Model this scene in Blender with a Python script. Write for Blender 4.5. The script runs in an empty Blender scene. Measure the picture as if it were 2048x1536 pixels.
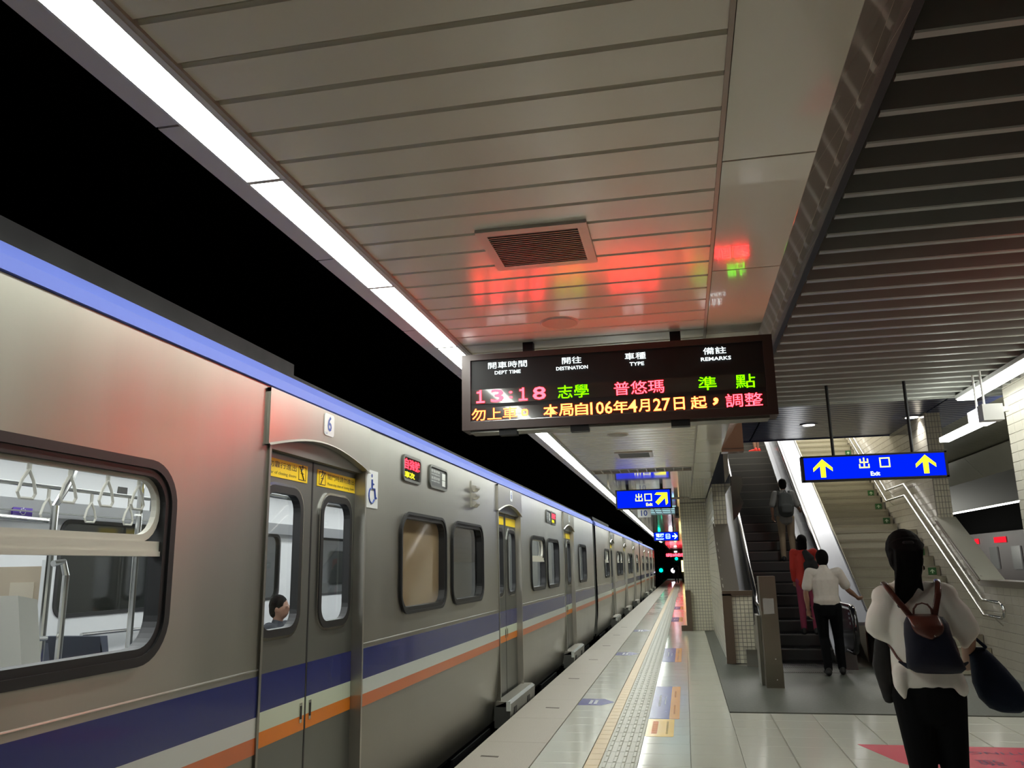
import bpy, bmesh, math, random
from mathutils import Vector, Matrix
from mathutils.geometry import tessellate_polygon
random.seed(4)
S = bpy.context.scene
COL = S.collection
# ---------------------------------------------------------------- camera
yaw, pit, rol = math.radians(11.43274), math.radians(12.6182), math.radians(-1.06682)
FPX = 1634.08
cy_, sy_, cp_, sp_ = math.cos(yaw), math.sin(yaw), math.cos(pit), math.sin(pit)
Fw = Vector((-sy_*cp_, cy_*cp_, sp_)); Rt = Vector((cy_, sy_, 0)); Up = Rt.cross(Fw)
R2 = math.cos(rol)*Rt + math.sin(rol)*Up; U2 = -math.sin(rol)*Rt + math.cos(rol)*Up
cam = bpy.data.cameras.new('camera'); co = bpy.data.objects.new('camera', cam); COL.objects.link(co)
cm = Matrix((R2, U2, -Fw)).transposed().to_4x4(); cm.translation = Vector((0, 0, 1.6)); co.matrix_world = cm
cam.sensor_width = 36; cam.lens = FPX/2048*36; cam.clip_start = .05; cam.clip_end = 300
S.camera = co
# ---------------------------------------------------------------- world, view
w = bpy.data.worlds.new('world'); S.world = w; w.use_nodes = True
w.node_tree.nodes['Background'].inputs[0].default_value = (.5, .52, .55, 1)
w.node_tree.nodes['Background'].inputs[1].default_value = .02
S.view_settings.view_transform = 'Standard'; S.view_settings.look = 'None'
S.view_settings.exposure = 1.1; S.view_settings.gamma = 1; S.view_settings.use_curve_mapping = False
TUBE = 12.0      # radiance of the platform edge light line
def area_lamp(name, loc, sx, sy, power, col=(1, .97, .92), rot=(0, 0, 0)):
    l = bpy.data.lights.new(name, 'AREA'); l.shape = 'RECTANGLE'; l.size = sx; l.size_y = sy; l.energy = power; l.color = col
    o = bpy.data.objects.new(name, l); COL.objects.link(o); o.location = loc; o.rotation_euler = rot; return o
area_lamp('stairwell_fill', (3.3, 21.5, 8.2), 2.4, 4, 260)  # added area lights, out of view, to brighten the upper stairs and walls
area_lamp('stairwell_fill', (2.6, 27, 9.0), 2.4, 3, 200)
area_lamp('far_platform_fill', (5.4, 13.5, 2.6), 2.5, 2.0, 90, (1, 1, .9), (0, math.radians(-110), 0))  # unseen fill lights added to brighten the sloped panels of the far platform
area_lamp('far_platform_fill', (5.4, 36, 2.8), 2.5, 2.0, 140, (1, 1, .9), (0, math.radians(-110), 0))
def spot_lamp(name, loc, power, ang=120):
    l = bpy.data.lights.new(name, 'SPOT'); l.energy = power; l.spot_size = math.radians(ang); l.spot_blend = .6; l.shadow_soft_size = .08; l.color = (1, .97, .92)
    o = bpy.data.objects.new(name, l); COL.objects.link(o); o.location = loc; return o
# ---------------------------------------------------------------- materials
MATS = {}
def mat(name, col=(.5, .5, .5), rough=.5, metal=0, spec=.5, noise=0, nscale=8, bump=0, bscale=40, emit=None, estr=0, coat=0, crough=.05, stretch=None, alpha=None, sampling=None):
    if name in MATS: return MATS[name]
    m = bpy.data.materials.new(name); m.use_nodes = True; nt = m.node_tree; b = nt.nodes['Principled BSDF']
    b.inputs['Base Color'].default_value = (*col, 1); b.inputs['Roughness'].default_value = rough
    b.inputs['Metallic'].default_value = metal; b.inputs['Specular IOR Level'].default_value = spec
    b.inputs['Coat Weight'].default_value = coat; b.inputs['Coat Roughness'].default_value = crough
    if emit: b.inputs['Emission Color'].default_value = (*emit, 1); b.inputs['Emission Strength'].default_value = estr
    if noise or bump:
        tc = nt.nodes.new('ShaderNodeTexCoord'); mp = nt.nodes.new('ShaderNodeMapping')
        if stretch: mp.inputs['Scale'].default_value = stretch
        g = nt.nodes.new('ShaderNodeNewGeometry')
        nt.links.new(g.outputs['Position'], mp.inputs[0])
    if noise:
        n = nt.nodes.new('ShaderNodeTexNoise'); n.inputs['Scale'].default_value = nscale; n.inputs['Detail'].default_value = 4
        nt.links.new(mp.outputs[0], n.inputs[0])
        mx = nt.nodes.new('ShaderNodeMixRGB'); mx.blend_type = 'MIX'
        mx.inputs[1].default_value = (*[c*(1-noise) for c in col], 1); mx.inputs[2].default_value = (*[min(1, c*(1+noise)) for c in col], 1)
        nt.links.new(n.outputs[0], mx.inputs[0]); nt.links.new(mx.outputs[0], b.inputs['Base Color'])
        mr = nt.nodes.new('ShaderNodeMapRange'); mr.inputs[3].default_value = max(.02, rough*.8); mr.inputs[4].default_value = min(1, rough*1.2)
        nt.links.new(n.outputs[0], mr.inputs[0]); nt.links.new(mr.outputs[0], b.inputs['Roughness'])
    if bump:
        n2 = nt.nodes.new('ShaderNodeTexNoise'); n2.inputs['Scale'].default_value = bscale; n2.inputs['Detail'].default_value = 3
        nt.links.new(mp.outputs[0], n2.inputs[0])
        bp = nt.nodes.new('ShaderNodeBump'); bp.inputs['Strength'].default_value = bump; bp.inputs['Distance'].default_value = .01
        nt.links.new(n2.outputs[0], bp.inputs['Height']); nt.links.new(bp.outputs[0], b.inputs['Normal'])
    MATS[name] = m; return m
def aniso(m, amt, tan=(0, 0, 1)):
    nt = m.node_tree; b = nt.nodes['Principled BSDF']; c = nt.nodes.new('ShaderNodeCombineXYZ')
    for i in range(3): c.inputs[i].default_value = tan[i]
    b.inputs['Anisotropic'].default_value = amt; nt.links.new(c.outputs[0], b.inputs['Tangent']); return m
def emis(name, col, s, sampled=True):
    if name in MATS: return MATS[name]
    m = bpy.data.materials.new(name); m.use_nodes = True; nt = m.node_tree; nt.nodes.clear()
    e = nt.nodes.new('ShaderNodeEmission'); e.inputs[0].default_value = (*col, 1); e.inputs[1].default_value = s
    o = nt.nodes.new('ShaderNodeOutputMaterial'); nt.links.new(e.outputs[0], o.inputs[0])
    if not sampled: m.cycles.emission_sampling = 'NONE'
    MATS[name] = m; return m
def glassmat(name, tint=(.85, .9, .9), refl=.12):
    m = bpy.data.materials.new(name); m.use_nodes = True; nt = m.node_tree; nt.nodes.clear()
    t = nt.nodes.new('ShaderNodeBsdfTransparent'); t.inputs[0].default_value = (*tint, 1)
    g = nt.nodes.new('ShaderNodeBsdfGlossy'); g.inputs['Roughness'].default_value = .02
    f = nt.nodes.new('ShaderNodeFresnel'); f.inputs[0].default_value = 1.5
    x = nt.nodes.new('ShaderNodeMixShader'); o = nt.nodes.new('ShaderNodeOutputMaterial')
    nt.links.new(f.outputs[0], x.inputs[0]); nt.links.new(t.outputs[0], x.inputs[1]); nt.links.new(g.outputs[0], x.inputs[2]); nt.links.new(x.outputs[0], o.inputs[0])
    return m
M_STEEL = mat('brushed_steel', (.33, .32, .28), .34, 1, noise=.12, nscale=3, stretch=(1, 1, .15), bump=.03, bscale=60)
aniso(M_STEEL, .85)
M_STEEL2 = mat('polished_steel', (.6, .6, .58), .16, 1)
M_STEELD = mat('door_steel', (.2, .205, .19), .42, .8, noise=.06, nscale=3)
M_HEAD = mat('header_steel', (.5, .48, .43), .38, 1, noise=.08, nscale=5)
M_CORN = mat('cornice_blue', (.16, .22, .68), .55, spec=.15)
M_BLUE = mat('stripe_blue', (.018, .026, .17), .22, coat=.4)
M_WHITE = mat('stripe_white', (.62, .66, .62), .3, coat=.3)
M_ORANGE = mat('stripe_orange', (.62, .15, .035), .3, coat=.3)
M_DORANGE = mat('door_orange', (.78, .22, .008), .35)
M_DWHITE = mat('door_white', (.62, .70, .55), .35)
M_RUB = mat('black_rubber', (.012, .012, .013), .45)
M_BLACK = mat('matt_black', (.006, .006, .007), .6)
M_ROOF = mat('roof_dark', (.008, .008, .009), .6, spec=.15, noise=.2)
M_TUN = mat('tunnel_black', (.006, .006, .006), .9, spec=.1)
M_GLASS = glassmat('window_glass')
M_IN = mat('interior_white', (.68, .69, .69), .4)
M_INTAN = mat('interior_tan', (.40, .33, .24), .45)
M_INLT = mat('interior_cream', (.6, .58, .5), .45)
M_SEAT = mat('seat_dark', (.06, .07, .1), .6)
M_SLAT = mat('ceiling_slat', (.78, .755, .63), .22, spec=.6, coat=.35, crough=.2, noise=.02, nscale=1.5)
M_SOFF = mat('soffit_panel', (.80, .79, .67), .12, spec=.6, coat=.5, crough=.02, noise=.02, nscale=1)
M_TRIM = mat('ceiling_trim', (.42, .38, .31), .4)
M_GRILLE = mat('vent_grille', (.22, .23, .20), .45, .3)
M_VFRAME = mat('vent_frame', (.6, .55, .47), .35)
M_FASCIA = mat('brown_glazed_tile', (.66, .60, .52), .10, coat=.5, crough=.05, noise=.1, nscale=6)
M_FIN = mat('baffle_grey', (.34, .35, .32), .38, .2, spec=.5)
M_BSLAT = mat('blue_slat', (.018, .028, .095), .28, 0, spec=.35)
M_GRAN = mat('granite', (.44, .40, .34), .5, noise=.28, nscale=90)
M_TILE = mat('floor_tile', (.64, .64, .56), .13, spec=.6, noise=.03, nscale=1.2, bump=.02, bscale=8)
M_GROUT = mat('grout', (.32, .30, .26), .8)
M_YTILE = mat('yellow_tile', (.62, .46, .24), .4, noise=.06, nscale=5)
M_TACT = mat('tactile_grey', (.46, .45, .37), .4, noise=.06, nscale=5)
M_MAT = mat('grey_floor', (.10, .108, .092), .42, noise=.1, nscale=30)
M_WTILE = mat('wall_tile', (.54, .51, .43), .2, spec=.5, noise=.05, nscale=2)
M_STILE = mat('square_tile', (.80, .76, .62), .25, noise=.04, nscale=6)
M_BROWN = mat('brown_stone', (.12, .085, .06), .3)
M_COPE = mat('stone_coping', (.42, .41, .35), .25, noise=.05, nscale=2)
M_COPED = mat('dark_coping', (.16, .14, .115), .3)
M_STAIR = mat('stair_granite', (.36, .34, .26), .45, noise=.1, nscale=40)
M_NOSE = mat('stair_nosing', (.30, .27, .21), .4)
M_ESC = mat('escalator_black', (.035, .035, .036), .35)
M_ESCE = mat('escalator_edge', (.13, .13, .12), .35, .5)
M_HRAIL = mat('handrail_rubber', (.01, .01, .012), .12, spec=.8)
M_DECK = mat('deck_steel', (.20, .21, .23), .42, 1)
M_DSTEEL = mat('dark_steel', (.12, .12, .12), .2, .9)
M_LAMPW = mat('lamp_white', (.75, .75, .72), .4)
E_TUBE = emis('tube_light', (.96, 1, .93), TUBE)
E_TUBE2 = emis('tube_light_far_platform', (.96, 1, .93), 7)
E_WHITE = emis('sign_white', (.85, 1, 1), 1.2)
E_RED = emis('led_red', (1, .012, .018), 15)
E_REDY = emis('led_red_hot', (1, .06, .012), 12)
E_GREEN = emis('led_green', (.10, 1, .0), 2.5)
E_SBLUE = emis('sign_blue', (.0, .015, .85), .55)
E_YEL = emis('sign_yellow', (1, .95, .03), .75)
E_CYW = emis('sign_cyan_white', (.5, 1, 1), 1.2)
E_INT = emis('interior_light', (1, 1, 1), 6)
E_SIG = emis('signal_green', (.0, 1, .55), 3)
M_DISP = mat('display_panel', (.045, .04, .035), .12, coat=.5, crough=.02)
M_FRAMEB = mat('board_frame', (.06, .035, .03), .35)
M_SKIN = mat('skin', (.30, .16, .105), .5)
M_HAIR = mat('black_hair', (.003, .0025, .0025), .7, spec=.08, bump=.4, bscale=60, stretch=(6, 6, .6))
# ---------------------------------------------------------------- mesh building
WL = {}
class MB:
    def __init__(s): s.v = []; s.f = []; s.m = []; s.mats = []
    def mi(s, m):
        if m is None: return 0
        if m not in s.mats: s.mats.append(m)
        return s.mats.index(m)
    def add(s, vs, fs, m=None):
        n = len(s.v); k = s.mi(m); s.v += [tuple(p) for p in vs]
        for f in fs: s.f.append([n+i for i in f]); s.m.append(k)
        return s
    def box(s, x0, x1, y0, y1, z0, z1, m=None):
        vs = [(x, y, z) for x in (x0, x1) for y in (y0, y1) for z in (z0, z1)]
        return s.add(vs, [(0,1,3,2),(4,6,7,5),(0,4,5,1),(2,3,7,6),(0,2,6,4),(1,5,7,3)], m)
    def prism(s, poly, ax, a0, a1, m=None):
        # poly: 2D points; ax 0: (y,z) extruded in x; 1: (x,z) in y; 2: (x,y) in z
        def P(p, a): return (a, p[0], p[1]) if ax == 0 else (p[0], a, p[1]) if ax == 1 else (p[0], p[1], a)
        n = len(poly); vs = [P(p, a0) for p in poly]+[P(p, a1) for p in poly]
        fs = [list(range(n))[::-1], [n+i for i in range(n)]]+[(i, (i+1) % n, n+(i+1) % n, n+i) for i in range(n)]
        return s.add(vs, fs, m)
    def rings(s, rs, m=None, cap=True, closed=True):
        n = len(rs[0]); base = []; vs = []; fs = []
        for r in rs: vs += r
        for k in range(len(rs)-1):
            for i in range(n if closed else n-1):
                j = (i+1) % n; fs.append((k*n+i, k*n+j, (k+1)*n+j, (k+1)*n+i))
        if cap: fs.append(list(range(n))[::-1]); fs.append([(len(rs)-1)*n+i for i in range(n)])
        return s.add(vs, fs, m)
    def tube(s, pts, r, n=8, m=None, ry=None, rnd=False, ref=None):
        # pts list of points, r float or list; ry optional list for elliptical sections
        pts = [Vector(p) for p in pts]; N = len(pts)
        rr = [r]*N if not hasattr(r, '__len__') else list(r); rq = rr if ry is None else ([ry]*N if not hasattr(ry, '__len__') else list(ry))
        if rnd:
            d0 = (pts[1]-pts[0]).normalized(); d1 = (pts[-1]-pts[-2]).normalized()
            a, b = min(rr[0], rq[0]), min(rr[-1], rq[-1])
            pts = [pts[0]-d0*a*.9, pts[0]-d0*a*.55]+pts+[pts[-1]+d1*b*.55, pts[-1]+d1*b*.9]
            rr = [rr[0]*.35, rr[0]*.82]+rr+[rr[-1]*.82, rr[-1]*.35]; rq = [rq[0]*.35, rq[0]*.82]+rq+[rq[-1]*.82, rq[-1]*.35]; N = len(pts)
        out = []
        for i, p in enumerate(pts):
            d = (pts[min(i+1, N-1)]-pts[max(i-1, 0)])
            if d.length < 1e-9: d = Vector((0, 0, 1))
            d.normalize(); X = Vector(ref) if ref else (Vector((1, 0, 0)) if abs(d.x) < .85 else Vector((0, 1, 0)))
            u = (X-d*X.dot(d)).normalized(); v = d.cross(u)
            out.append([tuple(p+u*math.cos(t)*rr[i]+v*math.sin(t)*rq[i]) for t in (2*math.pi*k/n for k in range(n))])
        return s.rings(out, m)
    def ell(s, c, rx, ry, rz, m=None, n=14, k=9):
        c = Vector(c); rs = []
        for i in range(k):
            a = -math.pi/2+math.pi*(i+.35)/(k-.3)
            rs.append([(c.x+rx*math.cos(a)*math.cos(t), c.y+ry*math.cos(a)*math.sin(t), c.z+rz*math.sin(a)) for t in (2*math.pi*q/n for q in range(n))])
        return s.rings(rs, m)
    def mesh(s, name, off=(0, 0, 0), smooth=False, m=None):
        me = bpy.data.meshes.new(name)
        me.from_pydata([(a[0]-off[0], a[1]-off[1], a[2]-off[2]) for a in s.v], [], s.f)
        for q in (s.mats or ([m] if m else [])): me.materials.append(q)
        if len(s.mats) > 1: me.polygons.foreach_set('material_index', s.m)
        if smooth: me.polygons.foreach_set('use_smooth', [True]*len(me.polygons))
        bm = bmesh.new(); bm.from_mesh(me); bmesh.ops.recalc_face_normals(bm, faces=bm.faces); bm.to_mesh(me); bm.free()
        me.update(); return me
    def base(s):
        xs, ys, zs = zip(*s.v); return ((min(xs)+max(xs))/2, (min(ys)+max(ys))/2, min(zs))
    def obj(s, name, m=None, parent=None, smooth=False, **kw):
        b = s.base(); me = s.mesh(name, b, smooth, m); return put(name, me, b, parent, **kw)
def put(name, me, loc, parent=None, label=None, cat=None, group=None, kind=None):
    o = bpy.data.objects.new(name, me); COL.objects.link(o)
    pl = WL[parent.name] if parent else (0, 0, 0)
    o.location = (loc[0]-pl[0], loc[1]-pl[1], loc[2]-pl[2]); o.parent = parent; WL[o.name] = tuple(loc)
    if label: o['label'] = label
    if cat: o['category'] = cat
    if group: o['group'] = group
    if kind: o['kind'] = kind
    return o
def thing(name, loc, label, cat, group=None): return put(name, None, loc, None, label, cat, group)
def struct(name, mb, m=None, **kw): return mb.obj(name, m, kind='structure', **kw)
def bx(*a): return MB().box(*a)
def rrect(y0, y1, z0, z1, r, n=6):
    pts = []
    for cx, cz, a0 in ((y1-r, z1-r, 0), (y0+r, z1-r, 90), (y0+r, z0+r, 180), (y1-r, z0+r, 270)):
        for i in range(n+1):
            a = math.radians(a0+90*i/n); pts.append((cx+r*math.cos(a), cz+r*math.sin(a)))
    return pts
def plate(mb, loops, fn, m=None):
    vs = [Vector((p[0], p[1], 0)) for l in loops for p in l]
    tris = tessellate_polygon([[Vector((p[0], p[1], 0)) for p in l] for l in loops])
    return mb.add([fn(p.x, p.y) for p in vs], [t for t in tris if len(set(t)) == 3], m)
def ring(mb, lo, li, x0, x1, m=None, ax=0):
    # frame between outer and inner loop (2D, same count), from depth x0 to x1
    def P(p, a): return (a, p[0], p[1]) if ax == 0 else (p[0], a, p[1])
    n = len(lo); vs = [P(p, x0) for p in lo]+[P(p, x1) for p in lo]+[P(p, x1) for p in li]+[P(p, x0) for p in li]; fs = []
    for i in range(n):
        j = (i+1) % n
        for k in range(4):
            a, b = k*n, ((k+1) % 4)*n; fs.append((a+i, a+j, b+j, b+i))
    return mb.add(vs, fs, m)
TXT = {}
def text_mb(body, m, org, U, V, w=None, h=None, thick=.002, bold=0.0, nrm=None, center=True, sx=1):
    """lettering: org = centre, U/V unit directions, scaled so that its height (or width) fits"""
    key = (body, bold)
    if key not in TXT:
        cu = bpy.data.curves.new('lettering', 'FONT'); cu.body = body; cu.resolution_u = 2; cu.offset = bold
        t = bpy.data.objects.new('lettering', cu); COL.objects.link(t)
        dg = bpy.context.evaluated_depsgraph_get(); me = bpy.data.meshes.new_from_object(t.evaluated_get(dg))
        vs = [(v.co.x, v.co.y) for v in me.vertices]; fs = [tuple(p.vertices) for p in me.polygons]
        bpy.data.objects.remove(t); bpy.data.meshes.remove(me); bpy.data.curves.remove(cu)
        x0 = min(p[0] for p in vs); x1 = max(p[0] for p in vs); y0 = min(p[1] for p in vs); y1 = max(p[1] for p in vs)
        TXT[key] = ([(p[0]-(x0+x1)/2, p[1]-(y0+y1)/2) for p in vs], fs, x1-x0, y1-y0)
    vs, fs, W, H = TXT[key]
    kx = w/W if w else h/H*sx; ky = h/H if h else w/W
    U = Vector(U); V = Vector(V); N = Vector(nrm) if nrm else U.cross(V); org = Vector(org)
    mb = MB(); mb.add([org+U*p[0]*kx+V*p[1]*ky+N*thick for p in vs], fs, m); return mb
def merge(a, b):
    n = len(a.v); a.v += b.v
    for f, k in zip(b.f, b.m): a.f.append([n+i for i in f]); a.m.append(a.mi(b.mats[k]) if b.mats else 0)
    return a
def field(parent, rects, mk, name, m, limit=300, stuffname=None, key=lambda c: c[1]):
    """rects: list of (loc, meshkey, builder) ; nearest `limit` become objects, the rest one joined part"""
    rects = sorted(rects, key=lambda r: key(r[0])); cache = {}; rest = MB()
    for i, (loc, k, vf) in enumerate(rects):
        if i < limit:
            if k not in cache:
                mb = MB(); mb.add(*vf); cache[k] = mb.mesh(name, (0, 0, 0), False, m)
            put(name, cache[k], loc, parent)
        else: rest.add([(p[0]+loc[0], p[1]+loc[1], p[2]+loc[2]) for p in vf[0]], vf[1], m)
    if rest.v:
        o = rest.obj(stuffname or name+'s', m, parent); o['kind'] = 'stuff'
BOXF = [(0,1,3,2),(4,6,7,5),(0,4,5,1),(2,3,7,6),(0,2,6,4),(1,5,7,3)]
def chip(a, b, c, bev=.004, up=2):
    """small block a x b x c (full sizes) centred on x,y with its base at 0, face bevelled towards +up"""
    vs = []
    if up == 2:
        for z, k in ((0, 0), (c-bev, 0), (c, bev)):
            vs += [(-a/2+k, -b/2+k, z), (a/2-k, -b/2+k, z), (a/2-k, b/2-k, z), (-a/2+k, b/2-k, z)]
    fs = [(0, 3, 2, 1), (8, 9, 10, 11)]+[(k*4+i, k*4+(i+1) % 4, k*4+4+(i+1) % 4, k*4+4+i) for k in range(2) for i in range(4)]
    return vs, fs
def rotf(v_f, fn): return [fn(*p) for p in v_f[0]], v_f[1]
# ================================================================ platform floor
FL = thing('floor', (0, 0, -.2), None, None); FL['kind'] = 'structure'
bx(-1.96, 9, -4, 95, -1.2, -.012, M_GROUT).obj('floor_base', parent=FL)
for (a, b, c, d) in ((-.48, 9, -4, 5.05), (-1.345, -.915, -4, 5.05)): bx(a, b, c, d, -.012, -.001, M_TILE).obj('tiled_area', parent=FL)['kind'] = 'stuff'
bx(-1.96, -1.35, -4, 5.5, -.012, -.001, M_GRAN).obj('granite_area', parent=FL)['kind'] = 'stuff'
# granite edge slabs
r = []
for i in range(-3, 60):
    y = 8.027+1.24*i
    r.append(((-1.655, y+.62, -.0125), 'g', chip(.606, 1.234, .0125, .002)))
field(FL, [q for q in r if q[0][1] > 5], None, 'granite_slab', M_GRAN)
# glazed floor tiles .42 x .42
def tiles(x, y0, y1, p=.4205, wd=.42):
    out = []; k0 = math.ceil((y0-8.1)/p); k1 = math.floor((y1-8.1)/p)
    for k in range(k0, k1): out.append(((x, 8.1+p*(k+.5), -.0125), wd, chip(wd-.004, p-.004, .0125, .0015)))
    return out
T = tiles(-1.13, 5, 80, wd=.43)
for c in range(0, 2): T += tiles(-.265+.43*c, 5, 80, wd=.43)
for c in range(2, 14): T += tiles(-.265+.43*c-.005, 5, 9.9)
for c in range(14, 21): T += tiles(-.265+.43*c-.005, 5, 30)
field(FL, T, None, 'floor_tile', M_TILE, key=lambda c: c[1]+abs(c[0])*.6)
# yellow edge tiles and tactile tiles
field(FL, [((-.85, 5+.21*i, -.0125), 'y', chip(.116, .205, .0135, .002)) for i in range(360)], None, 'yellow_tile', M_YTILE, 130)
tm = MB(); v, f = chip(.308, .416, .0125, .002); tm.add(v, f, M_TACT)
for k in range(4):
    for j in (-.105, .105): tm.add([(p[0]-.114+.076*k, p[1]+j, p[2]+.0125) for p in chip(.03, .17, .005, .003)[0]], chip(.03, .17, .005, .003)[1], M_TACT)
tme = tm.mesh('tactile_tile')
for i in range(110): put('tactile_tile', tme, (-.635, 5+.4205*i, -.0125), FL)
bx(-.79, -.48, 5+.4205*110, 95, -.0125, 0, M_TACT).obj('tactile_strip', parent=FL)
# dark grey landing floor in front of the escalator and along the wall
mm = MB(); mm.prism([(.385, 21.2), (.385, 9.85), (4.27, 9.85), (4.27, 13.05), (2.9, 13.05), (2.9, 14.0), (.95, 14.0), (.60, 14.4), (.60, 21.2)], 2, -.0125, .001, M_MAT)
mm.obj('grey_landing', parent=FL)
# ---------------------------------------------------------------- track, tunnel
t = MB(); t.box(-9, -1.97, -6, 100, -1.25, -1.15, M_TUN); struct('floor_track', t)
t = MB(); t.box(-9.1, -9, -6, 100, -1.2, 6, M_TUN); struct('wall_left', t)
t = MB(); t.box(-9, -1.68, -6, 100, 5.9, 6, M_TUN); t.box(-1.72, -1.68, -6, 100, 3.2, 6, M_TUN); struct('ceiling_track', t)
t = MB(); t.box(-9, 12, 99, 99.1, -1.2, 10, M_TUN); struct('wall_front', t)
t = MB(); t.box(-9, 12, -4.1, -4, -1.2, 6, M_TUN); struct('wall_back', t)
for x in (-3.0, -4.1): bx(x-.035, x+.035, -4, 98, -1.15, -1.0, M_STEELD).obj('rail', label='steel rail under the %s side of the train' % ('platform' if x > -3.5 else 'tunnel'), cat='rail', group=None)
# ================================================================ ceiling of planks
CE = thing('ceiling', (0, 0, 3.1), None, None); CE['kind'] = 'structure'
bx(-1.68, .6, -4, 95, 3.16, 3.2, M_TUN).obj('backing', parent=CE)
pm = MB(); wv = [(-.098, .012), (-.0905, 0), (.0905, 0), (.098, .012), (.098, .04), (-.098, .04)]
pm.prism(wv, 0, -.8125, .8125, M_SLAT); pme = pm.mesh('plank')
yk = [1.6, 13.1]
y = 1.859-.2083*4
while y < 13.12:
    put('plank', pme, (-.5965, y, 3.1), CE); y += .2083
YS = y-.104
# air slot, then smooth panels
def slot(y0, y1):
    m = MB(); m.box(-1.405, .215, y0, y1, 3.13, 3.15, M_GRILLE)
    for k in range(12): m.box(-1.39+.1455*k-.008, -1.39+.1455*k+.008, y0, y1, 3.1, 3.13, M_VFRAME)
    m.box(-1.405, .215, y0, y0+.02, 3.095, 3.13, M_VFRAME); m.box(-1.405, .215, y1-.02, y1, 3.095, 3.13, M_VFRAME)
    m.obj('air_slot', parent=CE)
slot(YS, 13.78); slot(19.4, 19.9)
M_GPAN = mat('glossy_ceiling', (.5, .49, .43), .14, coat=.6, crough=.04)
for i in range(3): bx(-1.405, .215, 13.8+1.86*i, 13.8+1.86*(i+1)-.01, 3.1, 3.13, M_GPAN).obj('smooth_panel', parent=CE)
for i in range(30): bx(-1.405, .6, 19.95+2.5*i, 19.95+2.5*(i+1)-.012, 3.1, 3.13, M_GPAN).obj('smooth_panel', parent=CE)
# trims
t = MB(); t.box(-1.422, -1.405, -4, 95, 3.088, 3.16, M_TRIM); t.obj('trim_strip', parent=CE)
t = MB(); t.box(.216, .232, -4, 19.9, 3.09, 3.16, M_TRIM); t.obj('trim_strip', parent=CE)
for i in range(-2, 14):
    y0 = 2.978+1.228*i
    bx(.236, .578, y0+.006, y0+1.222, 3.1, 3.13, M_SOFF).obj('soffit_panel', parent=CE)
# outer gutter strip beside the light line
for i in range(-1, 40):
    bx(-1.68, -1.592, 2.25+1.28*i+.006, 2.25+1.28*(i+1)-.006, 3.09, 3.16, mat('edge_grey', (.66, .62, .58), .45)).obj('edge_panel', parent=CE)
# brown glazed fascia sloping up to the baffles
for i in range(-1, 9):
    y0 = 2.0+1.2*i; y1 = min(y0+1.194, 11.3)
    for (xa, za, xb, zb) in ((.58, 3.1, .803, 3.428), (.807, 3.434, 1.045, 3.8)):
        m = MB(); n = Vector((za-zb, 0, xb-xa)).normalized()*.02
        m.add([(xa, y0, za), (xb, y0, zb), (xb, y1, zb), (xa, y1, za), (xa+n.x, y0, za+n.z), (xb+n.x, y0, zb+n.z), (xb+n.x, y1, zb+n.z), (xa+n.x, y1, za+n.z)],
              [(0, 1, 2, 3), (7, 6, 5, 4), (0, 4, 5, 1), (3, 2, 6, 7), (0, 3, 7, 4), (1, 5, 6, 2)], M_FASCIA)
        m.obj('fascia_tile', parent=CE)
m = MB(); m.prism([(.58, 3.06), (.872, 3.06), (.872, 4.1), (.58, 4.1)], 1, 11.3, 11.5, mat('header_panel', (.33, .19, .13), .18, coat=.4)); m.obj('header_panel', parent=CE)
bx(.60, .872, 11.28, 11.3, 3.095, 3.105, M_BROWN).obj('header_joint', parent=CE)
# deep baffles
bx(.9, 12, -4, 12.15, 3.98, 4.02, mat('baffle_void', (.03, .03, .028), .7)).obj('backing', parent=CE)
bx(1.045, 1.09, -4, 12.15, 3.8, 3.98, M_BLACK).obj('backing', parent=CE)
fm = MB(); fm.prism([(-.022, 0), (.022, 0), (.03, .008), (.03, .178), (-.03, .178), (-.03, .008)], 0, -1.85, 1.85, M_FIN); fme = fm.mesh('baffle')
k = 0
while True:
    y = 3.405-.322*5+.322*k
    if y > 12.12: break
    put('baffle', fme, (2.955, y, 3.8), CE); k += 1
bx(1.045, 4.9, 12.1, 12.16, 3.78, 4.12, M_FIN).obj('baffle_end_trim', parent=CE)
# blue slats over the escalator mouth
bx(.872, 5.2, 12.16, 17.82, 4.16, 4.2, M_TUN).obj('backing', parent=CE)
bm_ = MB(); bm_.prism([(-.085, .004), (-.08, 0), (.08, 0), (.085, .004), (.085, .03), (-.085, .03)], 0, -.5, .5, M_BSLAT)
for (xa, xb) in ((.88, 1.49), (1.52, 4.27), (4.30, 5.1)):
    b_ = MB(); b_.prism([(-.085, .004), (-.08, 0), (.08, 0), (.085, .004), (.085, .03), (-.085, .03)], 0, -(xb-xa)/2, (xb-xa)/2, M_BSLAT); me = b_.mesh('blue_slat')
    for k in range(28):
        y = 12.26+.2*k
        if y < 17.8: put('blue_slat', me, ((xa+xb)/2, y, 4.1), CE)
bx(.872, 5.2, 17.78, 17.84, 4.08, 4.6, M_BSLAT).obj('blue_edge_trim', parent=CE)
ORD = ['first', 'second', 'third', 'fourth', 'fifth', 'sixth', 'seventh', 'eighth', 'ninth', 'tenth']
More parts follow.
